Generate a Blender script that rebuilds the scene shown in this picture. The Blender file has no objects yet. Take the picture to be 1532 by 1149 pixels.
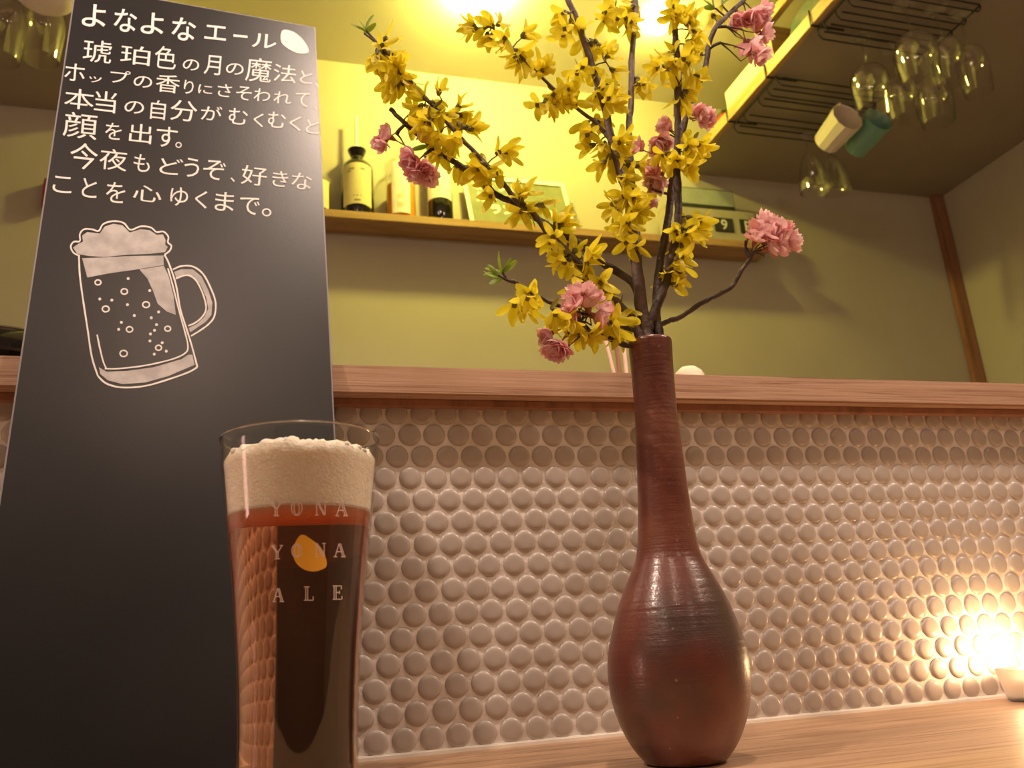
import bpy, bmesh, math, random
import numpy as np
from mathutils import Vector, Matrix

random.seed(7)
rng = random.Random(11)
PI = math.pi
SC = bpy.context.scene
COL = SC.collection

# ------------------------------------------------------------------ camera
FPX = 1284.0
YAW, PITCH, ROLL = math.radians(16.845), math.radians(17.009), math.radians(-3.754)
_f = np.array([math.sin(YAW)*math.cos(PITCH), math.cos(YAW)*math.cos(PITCH), math.sin(PITCH)])
_r = np.array([math.cos(YAW), -math.sin(YAW), 0.0])
_u = np.cross(_r, _f)
RGT = math.cos(ROLL)*_r + math.sin(ROLL)*_u
UPV = -math.sin(ROLL)*_r + math.cos(ROLL)*_u
FWD = _f
cam_d = bpy.data.cameras.new('camera')
cam_d.sensor_width = 36.0
cam_d.lens = FPX/1532*36
cam_d.clip_start = 0.02
cam_d.clip_end = 30
cam_d.dof.use_dof = True
cam_d.dof.focus_distance = 0.56
cam_d.dof.aperture_fstop = 17.0
cam = bpy.data.objects.new('camera', cam_d)
COL.objects.link(cam)
cam.matrix_world = Matrix([[RGT[0], UPV[0], -FWD[0], 0], [RGT[1], UPV[1], -FWD[1], 0],
                           [RGT[2], UPV[2], -FWD[2], 0], [0, 0, 0, 1]])
SC.camera = cam

def ray(px, py):
    return FWD + RGT*(px-766)/FPX - UPV*(py-574.5)/FPX

def at(px, py, X=None, Y=None, Z=None):
    d = ray(px, py)
    t = X/d[0] if X is not None else (Y/d[1] if Y is not None else Z/d[2])
    return Vector(d*t)

def pj(P):
    P = np.array(P)
    z = P@FWD
    return 766+FPX*(P@RGT)/z, 574.5-FPX*(P@UPV)/z

def z_for(X, Y, py):
    a, b = -0.3, 3.0
    for _ in range(50):
        m = (a+b)/2
        if pj((X, Y, m))[1] > py: a = m
        else: b = m
    return (a+b)/2

# ------------------------------------------------------------------ world, lights, exposure
w = bpy.data.worlds.new('world'); SC.world = w; w.use_nodes = True
w.node_tree.nodes['Background'].inputs[0].default_value = (1, .8, .6, 1)
w.node_tree.nodes['Background'].inputs[1].default_value = 0.02
SC.view_settings.view_transform = 'Standard'
SC.view_settings.look = 'None'
SC.view_settings.exposure = 0.0
SC.view_settings.gamma = 1.0
SC.view_settings.use_curve_mapping = False
SC.cycles.max_bounces = 16
SC.cycles.transmission_bounces = 16
SC.cycles.glossy_bounces = 6
SC.cycles.diffuse_bounces = 5
SC.cycles.transparent_max_bounces = 16
SC.cycles.sample_clamp_indirect = 6.0
SC.cycles.blur_glossy = 0.3

FRONT = (1.0, 0.76, 0.60)
KITCH = (1.0, 0.85, 0.14)
def lamp(name, loc, power, color, radius, target=None, cone=None, blend=.4):
    d = bpy.data.lights.new(name, 'SPOT' if target else 'POINT')
    d.energy = power; d.color = color; d.shadow_soft_size = radius
    if target:
        d.spot_size = math.radians(cone); d.spot_blend = blend
    o = bpy.data.objects.new(name, d); COL.objects.link(o); o.location = loc
    if target:
        o.rotation_euler = (Vector(target)-Vector(loc)).to_track_quat('-Z', 'Y').to_euler()
    return o
lamp('front_downlight_left', (-0.80, 0.30, 1.36), 55.0, FRONT, 0.03, (-0.2, 0.5, 0), 130, .6)
lamp('front_downlight_middle', (0.28, 0.27, 1.38), 36.0, FRONT, 0.03, (0.3, 0.5, 0), 120, .6)
lamp('front_downlight_right', (1.45, 0.32, 1.36), 60.0, FRONT, 0.03, (0.8, 0.5, 0), 130, .6)
for _k, (_x, _y, _z, _p) in enumerate([(-0.9, -0.5, 1.30, 7.0), (0.0, -0.45, 1.32, 7.0), (1.4, -0.45, 1.30, 7.0)]):
    lamp('unseen_front_light', (_x, _y, _z), _p, (1.0, 0.70, 0.52), 0.06)  # unseen fill lights, added to lift the ambient level; no fittings here
lamp('unseen_front_light', (0.58, -0.74, 1.07), 3.0, FRONT, 0.03)
BULB_W = 33.0

# ------------------------------------------------------------------ materials
def new_mat(name):
    m = bpy.data.materials.new(name); m.use_nodes = True
    nt = m.node_tree
    return m, nt, nt.nodes['Principled BSDF']

def setp(b, **k):
    for a, v in k.items():
        i = b.inputs[a.replace('_', ' ')]
        i.default_value = (*v, 1) if isinstance(v, tuple) and len(v) == 3 else v

def plain(name, col, rough=.5, noise=None, scale=30, bump=0, bscale=200, **k):
    m, nt, b = new_mat(name)
    setp(b, Base_Color=col, Roughness=rough, **k)
    tc = nt.nodes.new('ShaderNodeTexCoord')
    n = nt.nodes.new('ShaderNodeTexNoise'); n.inputs['Scale'].default_value = scale
    n.inputs['Detail'].default_value = 4
    nt.links.new(tc.outputs['Object'], n.inputs['Vector'])
    r = nt.nodes.new('ShaderNodeValToRGB')
    c2 = noise or tuple(min(1, c*1.12) for c in col)
    r.color_ramp.elements[0].color = (*col, 1); r.color_ramp.elements[1].color = (*c2, 1)
    r.color_ramp.elements[0].position = .35; r.color_ramp.elements[1].position = .65
    nt.links.new(n.outputs['Fac'], r.inputs[0]); nt.links.new(r.outputs[0], b.inputs['Base Color'])
    if bump:
        n2 = nt.nodes.new('ShaderNodeTexNoise'); n2.inputs['Scale'].default_value = bscale
        n2.inputs['Detail'].default_value = 3
        nt.links.new(tc.outputs['Object'], n2.inputs['Vector'])
        bp = nt.nodes.new('ShaderNodeBump'); bp.inputs['Strength'].default_value = bump
        bp.inputs['Distance'].default_value = .001
        nt.links.new(n2.outputs['Fac'], bp.inputs['Height']); nt.links.new(bp.outputs[0], b.inputs['Normal'])
    return m

def wood(name, c1, c2, c3, rough=.45, scale=(1.5, 30, 30), bump=.25, detail=7):
    m, nt, b = new_mat(name)
    L = nt.links.new
    tc = nt.nodes.new('ShaderNodeTexCoord')
    mp = nt.nodes.new('ShaderNodeMapping'); mp.inputs['Scale'].default_value = scale
    L(tc.outputs['Object'], mp.inputs[0])
    n0 = nt.nodes.new('ShaderNodeTexNoise'); n0.inputs['Scale'].default_value = 1.2
    n0.inputs['Detail'].default_value = 2; L(mp.outputs[0], n0.inputs['Vector'])
    mx = nt.nodes.new('ShaderNodeVectorMath'); mx.operation = 'SCALE'; mx.inputs['Scale'].default_value = 1.3
    L(n0.outputs['Color'], mx.inputs[0])
    ad = nt.nodes.new('ShaderNodeVectorMath'); ad.operation = 'ADD'
    L(mp.outputs[0], ad.inputs[0]); L(mx.outputs[0], ad.inputs[1])
    n = nt.nodes.new('ShaderNodeTexNoise'); n.inputs['Scale'].default_value = 2.2
    n.inputs['Detail'].default_value = detail; n.inputs['Roughness'].default_value = .65
    L(ad.outputs[0], n.inputs['Vector'])
    r = nt.nodes.new('ShaderNodeValToRGB')
    e = r.color_ramp.elements
    e[0].position = .34; e[0].color = (*c1, 1); e[1].position = .62; e[1].color = (*c3, 1)
    x = e.new(.46); x.color = (*c2, 1)
    L(n.outputs['Fac'], r.inputs[0]); L(r.outputs[0], b.inputs['Base Color'])
    b.inputs['Roughness'].default_value = rough
    bp = nt.nodes.new('ShaderNodeBump'); bp.inputs['Strength'].default_value = bump; bp.inputs['Distance'].default_value = .001
    L(n.outputs['Fac'], bp.inputs['Height']); L(bp.outputs[0], b.inputs['Normal'])
    return m

def glassm(name, col=(1, 1, 1), rough=0.0, ior=1.5):
    m, nt, b = new_mat(name)
    setp(b, Base_Color=col, Roughness=rough, IOR=ior)
    b.inputs['Transmission Weight'].default_value = 1
    return m

def thin_glass(name, tint=(.97, .98, .96), power=5.0, base=.035):
    m = bpy.data.materials.new(name); m.use_nodes = True
    nt = m.node_tree; nt.nodes.clear(); L = nt.links.new
    out = nt.nodes.new('ShaderNodeOutputMaterial')
    t = nt.nodes.new('ShaderNodeBsdfTransparent'); t.inputs[0].default_value = (*tint, 1)
    g = nt.nodes.new('ShaderNodeBsdfGlossy'); g.inputs['Roughness'].default_value = .02
    lw = nt.nodes.new('ShaderNodeLayerWeight'); lw.inputs['Blend'].default_value = .5
    pw = nt.nodes.new('ShaderNodeMath'); pw.operation = 'POWER'; pw.inputs[1].default_value = power
    L(lw.outputs['Facing'], pw.inputs[0])
    fr = nt.nodes.new('ShaderNodeMath'); fr.operation = 'MULTIPLY_ADD'; fr.inputs[1].default_value = .8; fr.inputs[2].default_value = base
    L(pw.outputs[0], fr.inputs[0])
    mx = nt.nodes.new('ShaderNodeMixShader')
    L(fr.outputs[0], mx.inputs[0]); L(t.outputs[0], mx.inputs[1]); L(g.outputs[0], mx.inputs[2]); L(mx.outputs[0], out.inputs[0])
    return m

def emit(name, col, s):
    m, nt, b = new_mat(name)
    setp(b, Base_Color=(.9, .8, .5))
    b.inputs['Emission Color'].default_value = (*col, 1); b.inputs['Emission Strength'].default_value = s
    return m

M = {}
M['oak'] = wood('oak', (.26, .13, .075), (.47, .29, .19), (.54, .35, .24), .45, (2.5, 150, 150), .4)
M['oak_top'] = wood('oak_top', (.22, .12, .06), (.42, .26, .15), (.50, .32, .19), .40, (2.0, 70, 70), .4)
M['shelf_wood'] = wood('shelf_wood', (.30, .17, .07), (.40, .24, .11), (.47, .29, .14), .5, (2, 30, 30), .2)
M['strip_wood'] = wood('strip_wood', (.40, .24, .09), (.50, .32, .14), (.56, .38, .18), .45, (30, 2, 30), .2)
M['red_wood'] = wood('red_wood', (.22, .10, .055), (.30, .14, .08), (.36, .17, .10), .5, (30, 30, 2), .2)
M['tile'] = plain('tile', (.43, .375, .34), .30, (.48, .425, .385), 25, .12, 60)
M['grout'] = plain('grout', (.80, .74, .69), .85, (.88, .82, .76), 60, .5, 350)
M['caulk'] = plain('caulk', (.85, .82, .76), .6)
M['plaster'] = plain('plaster', (.50, .46, .40), .85, (.54, .50, .44), 8, .3, 120)
M['dark_plaster'] = plain('dark_plaster', (.12, .10, .085), .85, (.14, .12, .10), 8, .2, 120)
M['back_wall'] = plain('back_wall', (.50, .46, .38), .75, (.53, .49, .41), 4, .2, 300)
M['soffit'] = plain('soffit', (.30, .26, .225), .7, (.33, .285, .245), 6, .2, 150)
M['ceiling'] = plain('ceiling', (.72, .68, .58), .8, (.76, .72, .62), 4)
M['floor'] = wood('floorboards', (.14, .08, .05), (.2, .12, .07), (.26, .16, .1), .5, (2, 20, 20), .2)
M['board'] = plain('board', (.008, .008, .0095), .34, (.011, .0108, .012), 12, .05, 500)
M['board'].node_tree.nodes['Principled BSDF'].inputs['Specular IOR Level'].default_value = .6
M['board_edge'] = plain('board_edge', (.22, .21, .22), .4)
M['chalk'] = plain('chalk', (.82, .79, .76), .8, (.88, .86, .84), 300)
M['chalk_fill'] = plain('chalk_fill', (.44, .42, .42), .85, (.60, .575, .575), 90)
M['bark'] = plain('bark', (.075, .048, .038), .6, (.16, .105, .085), 90, .8, 400)
M['bark_dark'] = plain('bark_dark', (.045, .028, .021), .65, (.10, .065, .05), 120, .9, 400)
M['calyx'] = plain('calyx', (.10, .09, .025), .6, (.22, .19, .05), 200)
M['cherry_calyx'] = plain('cherry_calyx', (.26, .07, .05), .55, (.36, .16, .08), 200)
M['ceramic_white'] = plain('ceramic_white', (.80, .72, .66), .3, (.84, .77, .70), 20)
M['ceramic_teal'] = plain('ceramic_teal', (.16, .36, .33), .4, (.22, .43, .39), 20)
M['cream'] = plain('cream', (.72, .66, .50), .6)
M['black_metal'] = plain('black_metal', (.018, .015, .013), .4)
M['black_gloss'] = plain('black_gloss', (.010, .009, .009), .12)
M['label_cream'] = plain('label_cream', (.66, .58, .34), .7, (.70, .62, .37), 40)
M['label_white'] = plain('label_white', (.90, .87, .80), .7)
M['label_ink'] = plain('label_ink', (.22, .19, .12), .7)
M['label_pale'] = plain('label_pale', (.72, .64, .42), .7)
M['dark_glass'] = glassm('dark_glass', (.05, .055, .03), .02)
M['bottle_black'] = plain('bottle_black', (.012, .012, .008), .06)
M['bottle_black'].node_tree.nodes['Principled BSDF'].inputs['Coat Weight'].default_value = .8
M['amber_glass'] = plain('amber_liquor', (.75, .27, .02), .08, (.8, .3, .03), 5)
M['clear'] = thin_glass('clear')
M['clear_stemware'] = thin_glass('clear_stemware', (.985, .985, .97), 2.6, .10)
M['clear_thick'] = glassm('clear_thick', (.96, .96, .93))
M['green_board'] = plain('green_board', (.17, .19, .10), .7, (.21, .23, .13), 30)
M['slate'] = plain('slate', (.03, .032, .03), .5)
M['pale_panel'] = plain('pale_panel', (.30, .33, .31), .3)
M['calendar_case'] = plain('calendar_case', (.36, .33, .26), .6)
M['digit'] = plain('digit', (.7, .7, .66), .6)
M['green_cloth'] = plain('green_cloth', (.17, .16, .13), .8, (.06, .10, .085), 14, .6, 60)
M['red_box'] = plain('red_box', (.30, .04, .03), .5)
M['dark_green'] = plain('dark_green', (.03, .07, .04), .5)
M['stick_pink'] = plain('stick_pink', (.78, .55, .46), .5)
M['wax'] = plain('wax', (.9, .85, .75), .5)
M['bulb'] = emit('bulb', (1.0, .80, .25), 0)
M['flame'] = emit('flame', (1.0, .62, .30), 520)
M['ink_yellow'] = plain('ink_yellow', (.80, .42, .04), .45)
M['ink_white'] = plain('ink_white', (.68, .56, .52), .6)
M['rim_glass'] = thin_glass('rim_glass', (.9, .9, .85), 1.6, .25)
M['steel'] = plain('steel', (.5, .48, .45), .25, Metallic=1.0)

def petal_mat(name, c1, c2, trans):
    m = bpy.data.materials.new(name); m.use_nodes = True
    nt = m.node_tree; L = nt.links.new; nt.nodes.clear()
    out = nt.nodes.new('ShaderNodeOutputMaterial')
    tc = nt.nodes.new('ShaderNodeTexCoord')
    n = nt.nodes.new('ShaderNodeTexNoise'); n.inputs['Scale'].default_value = 160
    L(tc.outputs['Object'], n.inputs['Vector'])
    oi = nt.nodes.new('ShaderNodeObjectInfo')
    add = nt.nodes.new('ShaderNodeMath'); add.operation = 'MULTIPLY_ADD'
    add.inputs[1].default_value = .5; L(n.outputs['Fac'], add.inputs[0])
    ml = nt.nodes.new('ShaderNodeMath'); ml.operation = 'MULTIPLY'; ml.inputs[1].default_value = .5
    L(oi.outputs['Random'], ml.inputs[0]); L(ml.outputs[0], add.inputs[2])
    r = nt.nodes.new('ShaderNodeValToRGB')
    r.color_ramp.elements[0].color = (*c1, 1); r.color_ramp.elements[1].color = (*c2, 1)
    r.color_ramp.elements[0].position = .2; r.color_ramp.elements[1].position = .8
    L(add.outputs[0], r.inputs[0])
    b = nt.nodes.new('ShaderNodeBsdfPrincipled'); b.inputs['Roughness'].default_value = .55
    L(r.outputs[0], b.inputs['Base Color'])
    t = nt.nodes.new('ShaderNodeBsdfTranslucent'); L(r.outputs[0], t.inputs[0])
    mix = nt.nodes.new('ShaderNodeMixShader'); mix.inputs[0].default_value = trans
    L(b.outputs[0], mix.inputs[1]); L(t.outputs[0], mix.inputs[2]); L(mix.outputs[0], out.inputs[0])
    return m
M['petal_yellow'] = petal_mat('petal_yellow', (.82, .70, .02), (.95, .87, .06), .4)
M['petal_pink'] = petal_mat('petal_pink', (.92, .56, .58), (.97, .76, .76), .35)
M['petal_deep'] = petal_mat('petal_deep', (.84, .34, .38), (.93, .54, .54), .3)
M['leaf'] = petal_mat('leaf', (.16, .26, .03), (.36, .50, .06), .35)
M['bud_leaf'] = petal_mat('bud_leaf', (.18, .15, .03), (.34, .30, .05), .2)

# vase clay
def vase_mat():
    m, nt, b = new_mat('vase_clay'); L = nt.links.new
    tc = nt.nodes.new('ShaderNodeTexCoord')
    n = nt.nodes.new('ShaderNodeTexNoise'); n.inputs['Scale'].default_value = 16; n.inputs['Detail'].default_value = 4
    L(tc.outputs['Object'], n.inputs['Vector'])
    r = nt.nodes.new('ShaderNodeValToRGB'); e = r.color_ramp.elements
    e[0].position = .33; e[0].color = (.060, .032, .026, 1)
    e[1].position = .68; e[1].color = (.20, .075, .044, 1)
    x = e.new(.50); x.color = (.130, .036, .024, 1)
    L(n.outputs['Fac'], r.inputs[0])
    # ash-grey flash on the right shoulder (a kiln mark of the clay itself)
    gm = nt.nodes.new('ShaderNodeVectorMath'); gm.operation = 'DISTANCE'
    mp = nt.nodes.new('ShaderNodeMapping'); mp.inputs['Scale'].default_value = (1, 1, .8)
    L(tc.outputs['Object'], mp.inputs[0]); L(mp.outputs[0], gm.inputs[0])
    gm.inputs[1].default_value = (.034, -.034, .090*.8)
    rr = nt.nodes.new('ShaderNodeMapRange'); rr.inputs['From Min'].default_value = .018
    rr.inputs['From Max'].default_value = .042; rr.inputs['To Min'].default_value = .8; rr.inputs['To Max'].default_value = 0
    L(gm.outputs['Value'], rr.inputs['Value'])
    mx = nt.nodes.new('ShaderNodeMixRGB'); L(rr.outputs[0], mx.inputs[0]); L(r.outputs[0], mx.inputs[1])
    mx.inputs[2].default_value = (.055, .035, .026, 1)
    sp = nt.nodes.new('ShaderNodeTexVoronoi'); sp.inputs['Scale'].default_value = 95
    L(tc.outputs['Object'], sp.inputs['Vector'])
    sr = nt.nodes.new('ShaderNodeMapRange'); sr.inputs['From Min'].default_value = .05; sr.inputs['From Max'].default_value = .09
    sr.inputs['To Min'].default_value = .5; sr.inputs['To Max'].default_value = 0
    L(sp.outputs['Distance'], sr.inputs['Value'])
    mx2 = nt.nodes.new('ShaderNodeMixRGB'); L(sr.outputs[0], mx2.inputs[0]); L(mx.outputs[0], mx2.inputs[1])
    mx2.inputs[2].default_value = (.36, .20, .13, 1)
    L(mx2.outputs[0], b.inputs['Base Color'])
    n2 = nt.nodes.new('ShaderNodeTexNoise'); n2.inputs['Scale'].default_value = 9
    L(tc.outputs['Object'], n2.inputs['Vector'])
    rg = nt.nodes.new('ShaderNodeMapRange'); rg.inputs['To Min'].default_value = .25; rg.inputs['To Max'].default_value = .45
    L(n2.outputs['Fac'], rg.inputs['Value']); L(rg.outputs[0], b.inputs['Roughness'])
    n3 = nt.nodes.new('ShaderNodeTexNoise'); n3.inputs['Scale'].default_value = 1.0; n3.inputs['Detail'].default_value = 4
    mp3 = nt.nodes.new('ShaderNodeMapping'); mp3.inputs['Scale'].default_value = (12, 12, 330)
    L(tc.outputs['Object'], mp3.inputs[0]); L(mp3.outputs[0], n3.inputs['Vector'])
    n4 = nt.nodes.new('ShaderNodeTexNoise'); n4.inputs['Scale'].default_value = 420
    L(tc.outputs['Object'], n4.inputs['Vector'])
    ad = nt.nodes.new('ShaderNodeMath'); ad.operation = 'MULTIPLY_ADD'; ad.inputs[1].default_value = .5
    L(n4.outputs['Fac'], ad.inputs[0]); L(n3.outputs['Fac'], ad.inputs[2])
    bp = nt.nodes.new('ShaderNodeBump'); bp.inputs['Strength'].default_value = .36; bp.inputs['Distance'].default_value = .0009
    L(ad.outputs[0], bp.inputs['Height']); L(bp.outputs[0], b.inputs['Normal'])
    b.inputs['Coat Weight'].default_value = .35; b.inputs['Coat Roughness'].default_value = .16
    L(bp.outputs[0], b.inputs['Coat Normal'])
    return m
M['vase'] = vase_mat()

def foam_mat():
    m, nt, b = new_mat('foam'); L = nt.links.new
    tc = nt.nodes.new('ShaderNodeTexCoord')
    v = nt.nodes.new('ShaderNodeTexVoronoi'); v.inputs['Scale'].default_value = 750
    L(tc.outputs['Object'], v.inputs['Vector'])
    v2 = nt.nodes.new('ShaderNodeTexVoronoi'); v2.inputs['Scale'].default_value = 260
    L(tc.outputs['Object'], v2.inputs['Vector'])
    a = nt.nodes.new('ShaderNodeMath'); a.operation = 'ADD'
    L(v.outputs['Distance'], a.inputs[0]); L(v2.outputs['Distance'], a.inputs[1])
    r = nt.nodes.new('ShaderNodeValToRGB')
    r.color_ramp.elements[0].color = (.98, .92, .87, 1); r.color_ramp.elements[1].color = (.88, .77, .68, 1)
    r.color_ramp.elements[1].position = 1
    L(a.outputs[0], r.inputs[0]); L(r.outputs[0], b.inputs['Base Color'])
    setp(b, Roughness=.6)
    b.inputs['Subsurface Weight'].default_value = .6
    b.inputs['Subsurface Radius'].default_value = (1, .8, .5)
    b.inputs['Subsurface Scale'].default_value = .006
    bp = nt.nodes.new('ShaderNodeBump'); bp.inputs['Strength'].default_value = .5; bp.inputs['Distance'].default_value = .0006
    bp.invert = True
    L(a.outputs[0], bp.inputs['Height']); L(bp.outputs[0], b.inputs['Normal'])
    return m
M['foam'] = foam_mat()

def beer_mat():
    m = bpy.data.materials.new('beer'); m.use_nodes = True
    nt = m.node_tree; nt.nodes.clear(); L = nt.links.new
    out = nt.nodes.new('ShaderNodeOutputMaterial')
    g = nt.nodes.new('ShaderNodeBsdfGlass'); g.inputs['IOR'].default_value = 1.34; g.inputs['Roughness'].default_value = 0
    L(g.outputs[0], out.inputs['Surface'])
    va = nt.nodes.new('ShaderNodeVolumeAbsorption')
    va.inputs['Color'].default_value = (.90, .38, .03, 1); va.inputs['Density'].default_value = 30
    L(va.outputs[0], out.inputs['Volume'])
    return m
M['beer'] = beer_mat()

# ------------------------------------------------------------------ mesh builder
ORG = {}
class MB:
    def __init__(s): s.v = []; s.f = []
    def add(s, vs, fs):
        o = len(s.v); s.v += [Vector(p) for p in vs]; s.f += [tuple(i+o for i in f) for f in fs]; return s
    def box(s, a, b, bev=0.0):
        x0, y0, z0 = a; x1, y1, z1 = b
        if bev <= 0:
            return s.add([(x0,y0,z0),(x1,y0,z0),(x1,y1,z0),(x0,y1,z0),(x0,y0,z1),(x1,y0,z1),(x1,y1,z1),(x0,y1,z1)],
                  [(0,3,2,1),(4,5,6,7),(0,1,5,4),(1,2,6,5),(2,3,7,6),(3,0,4,7)])
        bm = bmesh.new(); bmesh.ops.create_cube(bm, size=1)
        for q in bm.verts: q.co = Vector(((x0+x1)/2+q.co.x*(x1-x0), (y0+y1)/2+q.co.y*(y1-y0), (z0+z1)/2+q.co.z*(z1-z0)))
        bmesh.ops.bevel(bm, geom=bm.edges[:], offset=bev, segments=2, affect='EDGES')
        bm.verts.index_update()
        s.add([q.co.copy() for q in bm.verts], [tuple(q.index for q in f.verts) for f in bm.faces]); bm.free()
        return s
    def lathe(s, prof, seg=32, c=(0,0,0), mtx=None, wob=None):
        base = len(s.v); rings = []
        for r, z in prof:
            if r < 1e-7:
                s.v.append(Vector((0, 0, z))); rings.append([len(s.v)-1])
            else:
                ids = []
                for k in range(seg):
                    a = 2*PI*k/seg
                    rr, zz = (r, z) if wob is None else wob(r, z, a)
                    s.v.append(Vector((rr*math.cos(a), rr*math.sin(a), zz))); ids.append(len(s.v)-1)
                rings.append(ids)
        for A, B in zip(rings, rings[1:]):
            for k in range(seg):
                k2 = (k+1) % seg
                if len(A) == 1 and len(B) == 1: continue
                if len(A) == 1: s.f.append((A[0], B[k2], B[k]))
                elif len(B) == 1: s.f.append((A[k], A[k2], B[0]))
                else: s.f.append((A[k], A[k2], B[k2], B[k]))
        for i in range(base, len(s.v)):
            p = s.v[i]
            if mtx is not None: p = mtx @ p
            s.v[i] = p + Vector(c)
        return s
    def tube(s, pts, rad, seg=8, caps=True):
        pts = [Vector(p) for p in pts]; n = len(pts)
        if not hasattr(rad, '__len__'): rad = [rad]*n
        t0 = (pts[1]-pts[0]).normalized()
        ref = Vector((0, 0, 1)) if abs(t0.z) < .9 else Vector((1, 0, 0))
        nrm = t0.cross(ref).normalized(); rings = []
        for i, p in enumerate(pts):
            t = (pts[min(i+1, n-1)]-pts[max(i-1, 0)]).normalized()
            nrm = (nrm - t*nrm.dot(t)).normalized(); bn = t.cross(nrm)
            ids = []
            for k in range(seg):
                a = 2*PI*k/seg
                s.v.append(p+(nrm*math.cos(a)+bn*math.sin(a))*rad[i]); ids.append(len(s.v)-1)
            rings.append(ids)
        for A, B in zip(rings, rings[1:]):
            for k in range(seg):
                s.f.append((A[k], A[(k+1) % seg], B[(k+1) % seg], B[k]))
        if caps: s.f.append(tuple(reversed(rings[0]))); s.f.append(tuple(rings[-1]))
        return s
    def poly(s, pts, thick, nrm):
        n = len(pts); nrm = Vector(nrm)
        a = [Vector(p) for p in pts]; b = [p+nrm*thick for p in a]
        return s.add(a+b, [tuple(range(n))[::-1], tuple(range(n, 2*n))] + [(i, (i+1) % n, (i+1) % n+n, i+n) for i in range(n)])
    def mesh(s, name, mat, smooth=True, angle=40, off=Vector((0,0,0)), fix=False):
        me = bpy.data.meshes.new(name)
        me.from_pydata([tuple(p-off) for p in s.v], [], s.f)
        if fix:
            bm = bmesh.new(); bm.from_mesh(me); bmesh.ops.recalc_face_normals(bm, faces=bm.faces[:]); bm.to_mesh(me); bm.free()
        me.materials.append(mat)
        if smooth:
            me.shade_smooth()
            try: me.set_sharp_from_angle(angle=math.radians(angle))
            except Exception: pass
        me.update()
        return me
    def build(s, name, mat, parent=None, smooth=True, angle=40, fix=False, origin=None):
        if parent is not None: off = ORG[parent]
        else: off = Vector(origin) if origin is not None else Vector((0, 0, 0))
        me = s.mesh(name, mat, smooth, angle, off, fix)
        o = bpy.data.objects.new(name, me); COL.objects.link(o)
        if parent is not None:
            o.parent = parent; ORG[o] = off
        else:
            o.location = off; ORG[o] = off
        return o

def tag(o, label=None, cat=None, group=None, kind=None):
    if label: o['label'] = label
    if cat: o['category'] = cat
    if group: o['group'] = group
    if kind: o['kind'] = kind
    return o

def thing(name, loc, label, cat, group=None):
    o = bpy.data.objects.new(name, None); COL.objects.link(o)
    o.empty_display_size = .02
    o.location = loc; ORG[o] = Vector(loc)
    return tag(o, label, cat, group)

def struct(o, label=None):
    o['kind'] = 'structure'
    if label: o['label'] = label
    return o

# ------------------------------------------------------------------ key measures (metres, camera at the origin)
ZC = -0.077      # bar counter top
YT = 0.726       # face of the penny-tile wall
ZL0, ZL1 = 0.2125, 0.2385    # oak capping
YL = 0.702       # capping front
YB = 2.2         # back wall of the kitchen
ZS = 1.437       # underside of soffit
ZR = 1.70        # raised ceiling
XR = 2.306       # right wall
XS = 1.31        # soffit edge
XS2 = -0.329
ZF = -1.10
XW = -1.9
YW = -1.8

# ------------------------------------------------------------------ room shell
def slab(name, a, b, mat, label):
    return struct(MB().box(a, b).build(name, mat, smooth=False), label)
slab('floor', (XW-.1, YW-.1, ZF-.05), (XR+.1, YB+.1, ZF), M['floor'], 'dark wooden floor of the bar')
slab('wall_back', (XW-.1, YB, ZF), (XR+.1, YB+.1, 1.85), M['back_wall'], 'plain plaster wall behind the kitchen shelf')
slab('wall_right', (XR, YW, ZF), (XR+.1, YB, 1.85), M['back_wall'], 'plain plaster wall at the right end')
slab('wall_left', (XW-.1, YW, ZF), (XW, YB, 1.85), M['plaster'], 'plaster wall at the left end')
slab('wall_front', (XW-.1, YW-.1, ZF), (XR+.1, YW, 1.85), M['dark_plaster'], 'plaster wall behind the seats')
slab('ceiling', (XS2, 0.9, ZR), (XS, YB, ZR+.04), M['ceiling'], 'raised pale ceiling over the kitchen shelf')
slab('ceiling.001', (XS+.0, YW, ZS), (XR, YB, ZS+.028), M['soffit'], 'low brown-grey soffit on the right')
slab('ceiling.002', (XW, YW, ZS), (XS2, YB, ZS+.028), M['soffit'], 'low brown soffit on the left')
slab('ceiling.003', (XS2, YW, ZS), (XS, 0.9, ZS+.028), M['soffit'], 'low soffit over the counter')
slab('ceiling.004', (XS, 0.9, ZR), (XR, YB, ZR+.04), M['ceiling'], 'ceiling above the loft shelf')
slab('ceiling.005', (XS2-.03, 0.87, ZS), (XS2, YB, ZR+.04), M['ceiling'], 'upright cheek of the raised ceiling, left')
slab('ceiling.006', (XS2, 0.87, ZS), (XR, 0.9, ZR+.04), M['ceiling'], 'upright cheek of the raised ceiling, front')

# corner post
p0 = at(1408, 297, Y=YB-.02); p1 = at(1470, 573, Y=YB-.02)
struct(MB().box((XR-.045, YB-.022, ZF), (XR-.002, YB-.001, ZS), .002).build('trim_1', M['red_wood']), 'reddish wooden post in the wall corner')

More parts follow.
